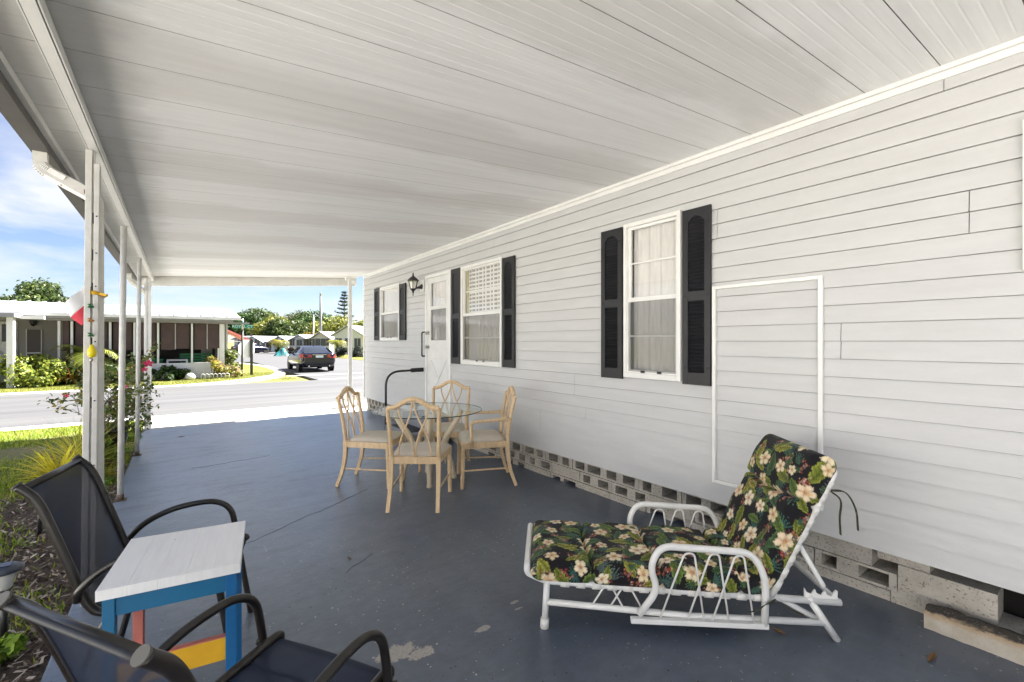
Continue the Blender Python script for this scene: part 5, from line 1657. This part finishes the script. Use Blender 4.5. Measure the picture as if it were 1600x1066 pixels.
for sg in (1, -1):
    m = MB()
    m.bar((sg * .73, -.60, 1.05), (sg * .62, .14, 1.295), .05, .06); m.build('pillar', M_navy, cr)
    m = MB(); m.bar((sg * .85, 1.05, 1.0), (sg * .61, 1.02, 1.345), .05, .035, up=(0, 1, 0)); m.build('pillar', M_navy, cr)
    m = MB(); m.bar((sg * .605, 1.58, 1.325), (sg * .79, 2.45, .97), .05, .05); m.build('pillar', M_navy, cr)
    m = MB(); m.bar((sg * .895, -.3, 1.0), (sg * .86, 2.2, .965), .015, .02); m.build('chrome_strip', M_chrome, cr)
    m = MB(); m.obox((sg * .97, 1.95, 1.02), (.20, .09, .13)); m.build('wing_mirror', M_navy, cr, bevel=.03)
    m = MB(); m.prism([(sg * .40, -1.02, .79), (sg * .76, -1.0, .75), (sg * .93, -.74, .78), (sg * .955, -.55, .95), (sg * .84, -.90, .975), (sg * .40, -1.02, .94)], (0, .03, 0)); o = m.build('tail_light', M_tail, cr)
    o.location = (0, -.022, 0)
    m = MB(); m.tube([(sg * .52, -1.02, .33), (sg * .52, -.9, .33)], .045, 10, flat=.7); m.build('exhaust_tip', M_chrome, cr)
    for yy in (0, 2.82):
        w = MB(); rot = Matrix.Rotation(R(90), 4, 'Y')
        w.lathe([(.21, -.10), (.325, -.10), (.335, -.06), (.335, .06), (.325, .10), (.21, .10)], (0, 0, 0), 26, rot)
        wo = w.build('wheel', M_tyre, cr, (sg * .80, yy, .335))
        w = MB(); w.lathe([(0, .075 * 1), (.06, .085), (.20, .07), (.215, .098), (.215, -.09), (0, -.09)], (0, 0, 0), 26, Matrix.Rotation(R(90 * sg), 4, 'Y')); w.build('rim', M_rim, wo)
        w = MB(); w.lathe([(.36, -.012), (.415, -.010), (.415, .005), (.36, .007)], (0, 0, 0), 26, Matrix.Rotation(R(90 * sg), 4, 'Y')); w.build('wheel_arch', M_tyre, wo, (sg * .105, 0, 0))
m = MB(); m.box(-.19, .19, -1.032, -1.012, .78, .90); m.build('number_plate', M_sgw, cr)
m = MB(); m.box(-.36, .36, -1.03, -.99, .925, .945); m.build('boot_trim', M_chrome, cr)
m = MB(); m.box(-.62, .62, -1.008, -.93, .30, .42); m.build('rear_bumper_insert', M_tyre, cr, bevel=.02)
m = MB(); m.obox((0, .55, 1.41), (.05, .16, .05)); m.build('roof_aerial', M_black, cr, bevel=.015)

# ================================================================== FAR HOMES
M_hw = [mat('far_white', (.72, .71, .68), .7), mat('far_blue', (.45, .55, .66), .7), mat('far_cream', (.66, .62, .55), .7), mat('far_grey', (.55, .55, .54), .7)]
M_fwin = mat('far_window', (.05, .06, .075), .15)
def far_home(label, px0, px1, d, pe, pr_, wallm, ang=0.0, depth=9, wins=3, porch=None, gable=True):
    p0, p1 = at_D(px0, 534, d), at_D(px1, 534, d)
    base = (p0 + p1) / 2; w = (p1 - p0).length
    t = thing('far_home', label, 'house', (base.x, base.y, -.1), -YAW + ang, 'white mobile homes down the side street')
    ze, zr = zof(pe, d) + .1, zof(pr_, d) + .1
    m = MB(); m.box(-w / 2, w / 2, 0, depth, 0, ze); m.prism([(-w / 2, .0005, ze), (w / 2, .0005, ze), (0, .0005, zr - .06)], (0, depth - .001, 0)); m.build('wall', wallm, t)
    m = MB(); e = .35
    for sg in (-1, 1):
        m.prism([(sg * (w / 2 + e), -.35, ze - .12), (0, -.35, zr), (0, -.35, zr + .09), (sg * (w / 2 + e), -.35, ze - .02)], (0, depth + .7, 0))
    m.build('roof', M_nroof, t)
    for i in range(wins):
        x = -w / 2 + w * (i + .5) / wins
        m = MB(); m.box(x - .42, x + .42, -.03, .05, .95, 1.95); o = m.build('window', M_hw[0], t)
        m = MB(); m.box(x - .36, x - .02, -.045, -.031, 1.0, 1.9); m.box(x + .02, x + .36, -.045, -.031, 1.0, 1.9); m.build('pane', M_fwin, o)
    if porch:
        sx, pw = porch
        x0 = sx * w / 2
        m = MB(); m.prism([(x0, .2, ze + .05), (x0 + sx * pw, .2, ze - .22), (x0 + sx * pw, .2, ze - .15), (x0, .2, ze + .13)], (0, depth * .7, 0)); m.build('porch_roof', M_nroof, t)
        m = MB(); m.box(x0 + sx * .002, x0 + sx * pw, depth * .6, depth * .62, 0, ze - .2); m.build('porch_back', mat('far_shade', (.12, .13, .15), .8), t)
        for q in (.3, depth * .6):
            m = MB(); m.box(x0 + sx * pw - .06, x0 + sx * pw + .06, q, q + .12, 0, ze - .2); m.build('porch_post', M_hw[0], t)
    return t
far_home('small pale home with a blue carport behind the octagonal sign', 384, 408, 66, 534, 526, M_hw[0], wins=2, porch=(1, 2.2))
far_home('little white gabled home behind the yellowish palm', 424, 450, 64, 534, 526, M_hw[0], wins=2, porch=(-1, 1.0))
far_home('white gabled home directly behind the roof of the dark sedan', 452, 484, 60, 533, 524, M_hw[0], wins=3, porch=(1, 2.0))
far_home('long white roofed home behind the utility pole', 488, 514, 57, 529, 519, M_hw[2], wins=3, porch=(-1, 2.3))
far_home('white home with a tall open gable and dark porch by the white roof post', 522, 566, 52, 524, 509, M_hw[0], wins=3, porch=(1, 1.6))
far_home('long low white roofed home at the back, above the small dark parked car', 366, 384, 78, 530, 526, M_hw[3], wins=1, porch=(1, 4.0))
far_home('low white home at the very back between the palm and the sedan', 436, 466, 80, 527, 522, M_hw[0], wins=2)
# street furniture and planting down there
d = 60; p = ground_at(501, d)
t = thing('utility_pole', 'tall grey utility pole rising over the far homes', 'utility pole', p)
m = MB(); m.tube([(0, 0, 0), (0, 0, zof(461, d))], [.20, .13], 10); m.build('pole', mat('grey_pole', (.22, .215, .215), .8), t)
m = MB(); m.lathe([(.13, 0), (.14, .3), (.08, .35)], (0, -.02, zof(461, d) + .01), 10); m.build('pole_cap', M_steel, t)
d = 70; p = ground_at(490, d); m = MB(); m.tube([(0, 0, 0), (0, 0, zof(493, d))], [.11, .07], 8); m.lathe([(.12, 0), (.05, .2), (0, .22)], (0, 0, zof(493, d)), 8)
tag(m.build('flagpole', M_nwhite, None, p), 'thin white flagpole left of the tall utility pole', 'flagpole')
palm('garden_palm', 'short yellowish palm in front of the little white gabled home', ground_at(435, 55), zof(532, 55) + .1 - .3, 1.5, [(.20, .19, .03), (.30, .26, .05), (.12, .14, .03)], 71, fronds=18)
palm('garden_palm', 'small palm with drooping fronds by the dark clipped hedge', ground_at(527, 47), zof(534, 47) - .2, 1.35, [(.20, .22, .03), (.34, .30, .05), (.10, .13, .03)], 72, fronds=20)
for (px, d, w, h, lab, s) in ((536, 42, 1.7, 1.05, 'dark clipped shrub right of the sedan, left of the white roof post', 81), (556, 42, 1.9, 1.12, 'dark clipped shrub right of the white roof post', 82), (452, 52, 1.9, .95, 'purplish dark shrub left of the sedan', 83), (436, 54, 1.1, .9, 'dark green shrub under the yellowish palm', 84), (382, 50, 1.2, 1.0, 'round green shrub behind the street sign', 85)):
    cols = [(.05, .03, .03), (.035, .03, .028)] if s == 83 else [(.018, .026, .02), (.028, .038, .026)] if s in (81, 82) else G_dark
    shrub('clipped_shrub', lab, ground_at(px, d), w, h + .1, cols, 1500, .13, s)
# teal cover
t = thing('teal_cover', 'teal plastic sheet over a heap beside the side street', 'cover', ground_at(440, 46))
m = MB(); rs = random.Random(2); n = 9; vs = []
for i in range(n):
    for j in range(n):
        x, y = (i / (n - 1) - .5) * 1.3, (j / (n - 1) - .5) * 1.2
        z = max(0, .78 * (1 - (2.0 * x / 1.4) ** 2) * (1 - (2.0 * y / 1.3) ** 2)) * (1 + .2 * math.sin(x * 6)) + rs.uniform(0, .05)
        vs.append((x, y, z))
m.add(vs, [(i * n + j, i * n + j + 1, (i + 1) * n + j + 1, (i + 1) * n + j) for i in range(n - 1) for j in range(n - 1)]); m.build('sheet', mat('teal_plastic', (.02, .17, .18), .5), t)
# a second, small car far off
c2 = dup(cr, ground_at(378, 56), R(-60) , 'small dark car parked far away behind the street sign'); c2.scale = (.95, .95, .95)
# ================================================================== ADDED BOUNCE LOT, unseen: drive and white home reflect sun into the carport
b = MB(); b.box(-6.9, -2.55, -14, 10.71, -.2, -.025); struct(b.build('driveway', M_conc))  # unseen concrete, added so sunlight bounces in under the roof
nh = thing('bounce_home', 'unseen white mobile home added left of the carport to bounce sunlight', 'house', (-6.95, 0, 0))
m = MB(); m.box(-4, 0, -12, 7.4, -.05, 2.85); m.build('wall', mat('bounce_white', (.80, .79, .765), .6, var=.04, vscale=3), nh)
m = MB(); m.prism([(.4, -12.3, 2.80), (.4, -12.3, 2.88), (-2, -12.3, 3.5), (-4.4, -12.3, 2.88), (-4.4, -12.3, 2.80)], (0, 20, 0)); m.build('roof', M_nroof, nh)
for y in (-8, -3.5, 1.0, 5.0):
    m = MB(); m.box(-.01, .03, y - .5, y + .5, 1.1, 2.2); o = m.build('window', M_trim, nh)
    m = MB(); m.box(.031, .035, y - .44, y + .44, 1.16, 2.14); m.build('pane', M_fwin, o)

# ================================================================== FIXTURES ON THE HOME
t = thing('wall_lantern', 'black carriage lantern with clear panes on the wall between window and white door', 'wall lamp', (2.93, 6.60, 2.13))
m = MB(); m.box(.145, .158, -.07, .07, .075, .26); m.build('mounting_block', M_trim, t, bevel=.003)
m = MB(); rot = Matrix.Rotation(R(-90), 4, 'Y')
m.lathe([(0, .03), (.02, .028), (.035, .012), (.042, 0)], (.144, 0, .155), 14, rot)
m.tube(catmull([(.135, 0, .145), (.08, 0, .135), (.03, 0, .11), (0, 0, .085)], 6), [.028 - .018 * min(1, k / 10) for k in range(19)], 10); m.build('bracket', M_black, t)
m = MB(); m.lathe([(0, 0), (.007, .004), (.006, .035), (.013, .05), (.018, .075), (.048, .105), (.052, .112), (0, .113)], (0, 0, 0), 16); m.build('lantern_cup', M_black, t)
m = MB(); m.lathe([(.088, .232), (.090, .240), (.060, .275), (.026, .300), (.014, .312), (.010, .33), (.013, .338), (.004, .362), (0, .365)], (0, 0, 0), 12, smooth=False)
for k in range(6):
    a = k * math.pi / 3; m.bar((.047 * math.cos(a), .047 * math.sin(a), .108), (.078 * math.cos(a), .078 * math.sin(a), .236), .008, .008, up=(math.cos(a), math.sin(a), 0))
m.build('lantern_roof', M_black, t)
m = MB(); m.lathe([(.045, .114), (.076, .231)], (0, 0, 0), 6, smooth=False); m.build('lantern_pane', glassmat('lantern_glass', (.95, .95, .9), .10), t)
m = MB(); m.lathe([(0, .115), (.012, .115), (.012, .15), (.02, .17), (.018, .205), (0, .215)], (0, 0, 0), 12); m.build('bulb', mat('frosted_bulb', (.75, .74, .70), .3), t)
m = MB()
m.tube(fillet([(2.475, 6.55, 0), (2.475, 6.55, .97), (3.02, 6.50, .985)], .22, 10), .0165, 12)
hr = thing('handrail', 'black bent tube handrail beside the steps of the white door', 'handrail', (2.475, 6.55, 0)); o = m.build('rail_tube', M_black, hr); o.location = (-2.475, -6.55, 0)
m = MB(); m.tube([(2.86, 6.515, .981), (3.05, 6.497, .986)], .032, 14); o = m.build('foam_grip', mat('black_foam', (.018, .018, .018), .9), hr); o.location = (-2.475, -6.55, 0)
m = MB(); m.lathe([(.05, 0), (.05, .008), (.02, .012)], (0, 0, .0005), 14); m.build('foot_plate', M_black, hr)
m = MB(); m.tube(fillet([(3.086, 6.497, 1.565), (3.03, 6.497, 1.565), (3.03, 6.497, 1.195), (3.086, 6.497, 1.195)], .02, 5), .011, 10)
tag(m.build('grab_bar', M_black), 'black upright grab bar on the siding left of the white door', 'grab bar')
# broken slab of old concrete against the skirting
m = MB(); rs = random.Random(9); prof = []
n = 26; y0, y1 = -.30, .612; vs = []; secs = []
for i in range(n + 1):
    y = y0 + (y1 - y0) * i / n; j = lambda a: rs.uniform(-a, a)
    e = .985 if 0 < i < n else .93
    secs.append([(2.982 + j(.003), y, .001), (2.984 + j(.003), y, .078 * e + j(.003)), (2.992 + j(.004), y, .092 * e + j(.004)), (3.03 + j(.005), y, .104 * e + j(.006)), (3.075 + j(.004), y, .10 * e + j(.005)), (3.082, y, .001)])
vs = [p for s2 in secs for p in s2]; k = 6
m.add(vs, [(i * k + q, i * k + (q + 1) % k, (i + 1) * k + (q + 1) % k, (i + 1) * k + q) for i in range(n) for q in range(k)] + [tuple(range(k)), tuple(n * k + q for q in range(k))])
def m_slab():
    mm, nt, b, oc = newmat('stained_concrete')
    c = nmix(nt, nrange(nt, nnoise(nt, oc, 9, 6, .7), .3, .7), (.42, .36, .27), (.60, .56, .49))
    sep = nt.nodes.new('ShaderNodeSeparateXYZ'); nt.links.new(oc, sep.inputs[0])
    zz = nmath(nt, 'ADD', sep.outputs[2], nmath(nt, 'MULTIPLY', nmath(nt, 'SUBTRACT', nnoise(nt, nmap(nt, oc, (1, .5, 1)), 22, 5, .7), .5), .06))
    c = nmix(nt, nrange(nt, zz, .052, .075, 0, .6), c, (.40, .24, .10))
    c = nmix(nt, nrange(nt, zz, .080, .092, 0, .95), c, (.03, .028, .026))
    lich = nrange(nt, nnoise(nt, oc, 130, 3, .6), .60, .66)
    c = nmix(nt, nmath(nt, 'MULTIPLY', lich, nrange(nt, zz, .085, .1, 0, .6)), c, (.38, .38, .36))
    nt.links.new(c, b.inputs['Base Color']); b.inputs['Roughness'].default_value = .95
    bp = nt.nodes.new('ShaderNodeBump'); bp.inputs['Strength'].default_value = .8; bp.inputs['Distance'].default_value = .008
    nt.links.new(nnoise(nt, oc, 90, 4, .7), bp.inputs['Height']); nt.links.new(bp.outputs[0], b.inputs['Normal'])
    return mm
tag(m.build('concrete_kerbstone', m_slab()), 'long rough concrete block with a blackened top, lying against the block skirting', 'concrete block')
# white blocks stacked by the front post
for i, (z, lab) in enumerate(((-.01, 'white concrete block on the drive by the roof post, lower of two'), (.165, 'white concrete block by the roof post, upper of two'))):
    m = MB(); x, y = 2.86 + .03 * i, 10.05
    m.box(x, x + .38, y + .02, y + .19, z, z + .035); m.box(x, x + .38, y + .02, y + .19, z + .135, z + .17)
    for q in (0, .17, .34): m.box(x + q, x + q + .04, y + .02, y + .19, z + .0352, z + .1348)
    tag(m.build('concrete_block', mat('painted_block', (.62, .60, .56), .9, var=.1)), lab, 'concrete block')

# ================================================================== POST ORNAMENTS
t = thing('flag', 'small white and red flag hanging crooked behind the square post', 'flag', (-.44, 3.58, 1.62))
def cloth(name, poly_uv, mt):
    m = MB(); n = 10; (p0, p1, p2, p3) = [Vector(p) for p in poly_uv]; vs = []
    for i in range(n + 1):
        for j in range(n + 1):
            u, v = i / n, j / n; p = (p0 * (1 - u) + p1 * u) * (1 - v) + (p3 * (1 - u) + p2 * u) * v
            vs.append(p + Vector((0, .012 * math.sin(p.x * 40 + p.z * 22), 0)))
    m.add(vs, [(i * (n + 1) + j, i * (n + 1) + j + 1, (i + 1) * (n + 1) + j + 1, (i + 1) * (n + 1) + j) for i in range(n) for j in range(n)], True)
    o = m.build(name, mt, t); md = o.modifiers.new('cloth_thickness', 'SOLIDIFY'); md.thickness = .0012
def fp(px, py): v = at_Y(px, py, 3.58); return Vector((v.x + .44, 0, v.z - 1.62))
cloth('white_half', [fp(132, 446), fp(100, 475), fp(110, 496), fp(146, 464)], mat('white_cloth', (.72, .72, .73), .8))
cloth('red_half', [fp(146, 464.2), fp(110, 496.2), fp(128, 509), fp(158, 484)], mat('red_cloth', (.55, .045, .07), .8))
def gp(px, py): return at_Y(px, py, 3.30)
t = thing('hanging_garland', 'thin hanging string of green, orange and yellow ornaments on the square post', 'garland', gp(142, 448))
o0 = gp(142, 448)
m = MB(); m.tube([gp(142, 448) - o0, gp(142, 545) - o0], .0018, 6); m.build('string', M_black, t)
for (py, col, nm) in ((478, (.03, .16, .05), 'green_bead'), (500, (.42, .18, .03), 'orange_bead'), (523, (.03, .14, .06), 'green_bead')):
    m = MB(); c = gp(142, py) - o0
    for k in range(5):
        a = k * 1.256; m.obox(c + Vector((.008 * math.cos(a), .008 * math.sin(a), .006 * (k % 3 - 1))), (.010, .010, .006), rz=a, rx=.5)
    m.build(nm, mat(nm, col, .5), t)
m = MB(); m.lathe([(0, .036), (.006, .034), (.012, .020), (.0195, -.002), (.019, -.018), (.010, -.032), (0, -.035)], gp(143.5, 549) - o0, 16); m.build('yellow_fruit', mat('yellow_glaze', (.75, .60, .01), .3), t)
m = MB(); m.lathe([(0, .008), (.008, .004), (.007, -.008), (0, -.012)], gp(142.5, 562) - o0, 10); m.build('bell', M_steel, t)
m = MB(); a, c = gp(138, 457), gp(157, 461)
m.tube([(-.388, 3.316, a.z + .004), (-.362, 3.315, a.z), (-.336, 3.40, a.z - .006), (-.338, 3.44, a.z - .007)], .010, 8, flat=.5)
m.bar((-.350, 3.325, a.z - .002), (-.318, 3.31, a.z - .012), .012, .014)
tag(m.build('yellow_tie', mat('yellow_ribbon', (.62, .36, .01), .6)), 'yellow ribbon tied across the square post and downspout', 'ribbon')
def solar(loc, label, tilt=0):
    t = thing('solar_light', label, 'garden light', loc, 0, 'solar garden lights'); t.rotation_euler = (tilt, tilt * .6, 0)
    m = MB(); m.tube([(0, 0, -.05), (0, 0, .295)], .013, 10); m.build('stake', M_black, t)
    m = MB(); m.lathe([(.022, .29), (.030, .30), (.044, .372), (.044, .375)], (0, 0, 0), 18); m.build('diffuser', mat('ribbed_clear_plastic', (.62, .62, .58), .25, spec=.6), t)
    m = MB(); m.lathe([(.046, .374), (.066, .374), (.068, .380), (.066, .392), (.045, .402), (0, .404)], (0, 0, 0), 24); m.build('cap', mat('slate_plastic', (.05, .06, .075), .35), t)
    m = MB(); m.box(-.027, .027, -.027, .027, .4045, .4065); m.build('solar_cell', mat('solar_cell', (.01, .014, .03), .12), t)
solar((-.668, 3.15, -.04), 'black solar light on a stake at the left picture edge, by the near chair')
solar((-.85, 4.86, -.06), 'solar light half hidden behind the top of the far sling chair', .05)
m = MB(); m.tube(catmull([(-.70, 7.0, -.04), (-.70, 7.0, .62), (-.69, 7.0, .70), (-.665, 7.0, .735), (-.635, 7.0, .72), (-.63, 7.0, .68), (-.655, 7.0, .645)], 6), .007, 8)
tag(m.build('plant_hook', mat('rusty_iron', (.05, .035, .028), .7)), 'bent iron plant hook standing behind the square post', 'hook')

# ================================================================== BED BESIDE THE SLAB
pot = thing('plant_pot', 'big black plastic pot under the flowering hibiscus', 'pot', (-.72, 7.62, -.035))
m = MB(); m.lathe([(.0, .001), (.15, .001), (.20, .33), (.215, .335), (.215, .37), (.195, .37), (.18, .31), (0, .30)], (0, 0, 0), 28); m.build('pot', mat('black_plastic', (.022, .02, .02), .45, var=.3, vscale=9), pot)
m = MB(); m.lathe([(.17, .312), (0, .318)], (0, 0, 0), 20); m.build('potting_soil', M_mulch, pot)
# hibiscus: bare grey twigs in the middle, leaves towards the tips
rs = np.random.RandomState(14); r = random.Random(14)
hb = thing('hibiscus', 'straggling hibiscus bush with pink flowers growing from the black pot', 'shrub', (-.72, 7.62, .27))
m = MB(); tips = []
def twig(p, d, L, rad, depth):
    pts = [p]; q = p.copy(); dd = d.copy()
    for i in range(5):
        dd = (dd + Vector((r.gauss(0, .16), r.gauss(0, .16), r.gauss(.02, .10)))).normalized(); q = q + dd * L / 5; pts.append(q.copy())
    m.tube(pts, [rad * (1 - .12 * i) for i in range(6)], 5)
    if depth == 0: tips.append((pts, dd)); return
    tips.append((pts[3:], dd))
    for i in range(r.choice((2, 3))):
        k = r.choice((3, 4, 5)); nd = (dd + Vector((r.gauss(0, .55), r.gauss(0, .55), r.gauss(.05, .35)))).normalized()
        twig(pts[k], nd, L * r.uniform(.55, .85), rad * .6, depth - 1)
for i in range(9):
    a = r.uniform(0, 6.28); twig(Vector((r.uniform(-.07, .07), r.uniform(-.07, .07), 0)), Vector((math.cos(a) * .48, math.sin(a) * .48, 1)).normalized(), r.uniform(.40, .62), .008, 2)
for dx_, dz_ in ((-1.0, .40), (-.9, .65), (.75, .5), (.6, .1)):
    twig(Vector((0, 0, .05)), Vector((dx_, -.1, dz_ + .15)).normalized(), .45, .006, 1)
m.build('branch', mat('grey_twig', (.22, .19, .16), .85), hb)
P = []; N = []
for pts, dd in tips:
    for k in range(r.randint(7, 20)):
        p = pts[r.randint(max(0, len(pts) - 4), len(pts) - 1)]
        P.append([p.x + r.gauss(0, .028), p.y + r.gauss(0, .028), p.z + r.gauss(0, .028)]); N.append([r.gauss(0, .7), r.gauss(0, .7), .8])
for k in range(900):   # fuller low skirt towards the street
    a = r.uniform(0, 6.28); q = r.random() ** .5 * .30
    P.append([.16 + q * math.cos(a) * .9, .15 + q * math.sin(a), r.uniform(-.03, .40)]); N.append([r.gauss(0, .7), r.gauss(0, .7), .8])
P, N = np.array(P), np.array(N)
V, F = leaf_quads(rs, P, N, .052 * rs.uniform(.6, 1.4, len(P)), .62)
quads_mesh('foliage', V, F, vary(rs, len(P), [(.10, .17, .035), (.16, .22, .05), (.26, .26, .06), (.32, .26, .08), (.07, .13, .03)]), M_leaf, hb)
def blossom(px, py, Y, sc):
    c = at_Y(px, py, Y) - Vector((-.72, 7.62, .27)); Vs, Fs, Cs = [], [], []; o = 0
    ax = Vector((r.gauss(0, .4), -1, r.gauss(.1, .4))).normalized(); u = ax.orthogonal().normalized(); w = ax.cross(u)
    for k in range(5):
        a = k * 1.2566; d = u * math.cos(a) + w * math.sin(a); s2 = ax.cross(d)
        Vs += [c, c + d * sc * .55 + s2 * sc * .34 + ax * sc * .2, c + d * sc + s2 * sc * .1 + ax * sc * .15, c + d * sc * .5 - s2 * sc * .34 + ax * sc * .25]
        Fs.append((o, o + 1, o + 2, o + 3)); o += 4; Cs.append(np.array((.62, .035, .13)) * r.uniform(.8, 1.2))
    ob = quads_mesh('flower', np.array([tuple(v) for v in Vs]), np.array(Fs), np.array(Cs), leafmat('petal', .3), hb)
for q in ((232, 569, 7.55, .065), (195, 604, 7.5, .055), (103, 617, 7.4, .04), (226, 578, 7.6, .04)): blossom(*q)
arching('ribbon_grass', 'spiky yellow grass tuft behind the square post', 'plant', (-.90, 6.95, -.04), 300, .70, .018, [(.66, .57, .08), (.78, .68, .14), (.50, .50, .08)], 31, up=.35, curl=.55)
arching('gold_plant', 'broad yellow leaved plant in front of the spiky grass', 'plant', (-.97, 6.40, -.04), 80, .50, .07, [(.72, .63, .05), (.82, .72, .08), (.60, .56, .06)], 32, up=.7, curl=.6)
arching('gold_plant', 'small yellow leaved plant right of the square post', 'plant', (-.66, 6.5, -.04), 20, .24, .045, [(.46, .40, .04), (.36, .33, .04)], 33, up=.6, curl=.6)
shrub('edge_shrub', 'leafy green shrub at the slab edge between square post and black pot', (-.66, 7.05, -.04), .34, .42, [(.16, .26, .03), (.24, .34, .05), (.10, .18, .03)], 420, .06, 91, nb=7)
gp2 = 'leafy weeds along the slab edge'
for i, (x, y, w, h, lab) in enumerate(((-.62, 5.75, .26, .20, 'bright green weed at the foot of the second round post'), (-.60, 6.15, .22, .17, 'leafy weed at the slab edge between the square post and the round post'), (-.55, 8.6, .30, .16, 'green leafy plant at the slab edge under the hibiscus'), (-.85, 2.9, .26, .16, 'broad leaved green weed beside the near solar light'), (-.68, 3.02, .20, .13, 'green weed in the mulch between solar light and far sling chair'), (-.55, 2.42, .17, .12, 'pale green weed under the far sling chair'), (-.58, 1.62, .16, .10, 'small bright weed in the mulch below the near sling chair'))):
    shrub('weed', lab, (x, y, -.04), w, h, [(.20, .34, .03), (.28, .40, .05), (.13, .23, .03)], 190, .055, 60 + i, group=gp2, cat='weed', nb=5)
m = MB(); m.lathe([(.0, .0), (.07, .0), (.085, .02), (.06, .045), (0, .05)], (0, 0, 0), 9, smooth=False)
o = m.build('pale_stone', mat('white_stone', (.66, .65, .63), .8), None, (-.60, 2.58, -.042)); o.scale = (1, .6, .8); tag(o, 'flat white stone in the mulch behind the far sling chair', 'stone')
# grass blades on the near lawn
rs = np.random.RandomState(77)
def blades(name, n, box, zz, hmin, hmax, cols, dens):
    X = rs.uniform(box[0], box[1], n); Y = rs.uniform(box[2], box[3], n)
    keep = rs.rand(n) < dens(X, Y); X, Y = X[keep], Y[keep]; n = len(X)
    h = rs.uniform(hmin, hmax, n); a = rs.uniform(0, 6.283, n); w = rs.uniform(.004, .008, n); lean = rs.uniform(.1, .8, n) * h; b2 = rs.uniform(0, 6.283, n)
    base = np.stack([X, Y, np.full(n, zz)], 1); s = np.stack([np.cos(a), np.sin(a), np.zeros(n)], 1) * w[:, None]
    tip = base + np.stack([np.cos(b2) * lean, np.sin(b2) * lean, h], 1)
    V = np.stack([base - s, base + s, tip], 1).reshape(-1, 3); F = np.arange(n * 3).reshape(n, 3)
    return tag(quads_mesh(name, V, F, vary(rs, n, cols), M_leaf), kind='stuff')
def patchy(X, Y):
    k = np.sin(X * 4.1 + 1.3 * np.sin(Y * 2.1)) * np.sin(Y * 3.3 + X) * .5 + .5
    return k
tag(blades('grass', 60000, (-2.55, -.5, 2.4, 10.7), -.036, .02, .06, [(.24, .36, .035), (.33, .42, .05), (.42, .43, .07), (.16, .25, .03)],
       lambda X, Y: np.clip(.25 + .75 * patchy(X, Y) - np.clip((-1.05 - .16 * (Y - 3) - X) * -1.4, 0, .72) * (Y < 6.6) - .45 * ((Y > 7.6) & (Y < 9)), .02, 1)), 'thin patchy grass beside the slab', 'grass')
tag(blades('grass', 26000, (-6, 3.6, 18.5, 24), -.006, .02, .05, [(.14, .16, .02), (.18, .19, .03), (.11, .14, .02)], lambda X, Y: .5 + .5 * patchy(X * .6, Y * .6)), 'short sunlit grass on the verge across the road', 'grass')
# bark mulch and dead leaves
n = 13000; X = rs.uniform(-1.9, -.485, n); Y = rs.uniform(.3, 7.2, n)
k = rs.rand(n) < np.clip(1.2 - (-.9 - X) * 1.2 - (Y > 5) * .35, .08, 1); X, Y = X[k], Y[k]; n = len(X)
L = rs.uniform(.018, .055, n); Wd = rs.uniform(.006, .016, n); a = rs.uniform(0, 6.283, n); tl = rs.normal(0, .35, n); zz = -.036 + rs.uniform(0, .022, n)
u = np.stack([np.cos(a) * np.cos(tl), np.sin(a) * np.cos(tl), np.sin(tl)], 1); s = np.stack([-np.sin(a), np.cos(a), rs.normal(0, .4, n)], 1)
c = np.stack([X, Y, zz], 1); u = u * L[:, None] / 2; s = s * Wd[:, None] / 2
V = np.stack([c - u - s, c + u - s * .6, c + u * 1.1 + s, c - u * .9 + s], 1).reshape(-1, 3)
tag(quads_mesh('bark_mulch', V, np.arange(n * 4).reshape(n, 4), vary(rs, n, [(.11, .08, .06), (.19, .14, .105), (.06, .045, .035), (.30, .25, .20), (.42, .37, .32)], .25), leafmat('bark_chip', 0, .9, .15)), 'dark bark mulch between lawn and slab', 'mulch', kind='stuff')
# a few dead leaves blown on to the slab
for i, (x, y, s, lab) in enumerate(((2.72, .53, .05, 'curled brown leaf on the painted floor near the rough concrete block'), (2.36, 1.02, .035, 'tiny dark leaf on the painted floor under the chaise back'), (.02, 8.35, .06, 'dead leaf on the painted floor near the hibiscus'), (.9, 3.02, .03, 'small dry leaf on the painted floor in front of the dining set'))):
    m = MB(); m.add([(-s, 0, .004), (-s * .5, s * .22, .006), (0, s * .30, .004), (s * .5, s * .2, .007), (s * 1.1, 0, .012), (s * .5, -s * .18, .009), (0, -s * .26, .012), (-s * .5, -s * .2, .010), (0, 0, .001)], [(k, (k + 1) % 8, 8) for k in range(8)])
    o = m.build('dead_leaf', mat('dry_leaf', (.16, .085, .035), .8), None, (x, y, .0012), rot=(0, 0, i * 1.7)); tag(o, lab, 'leaf')
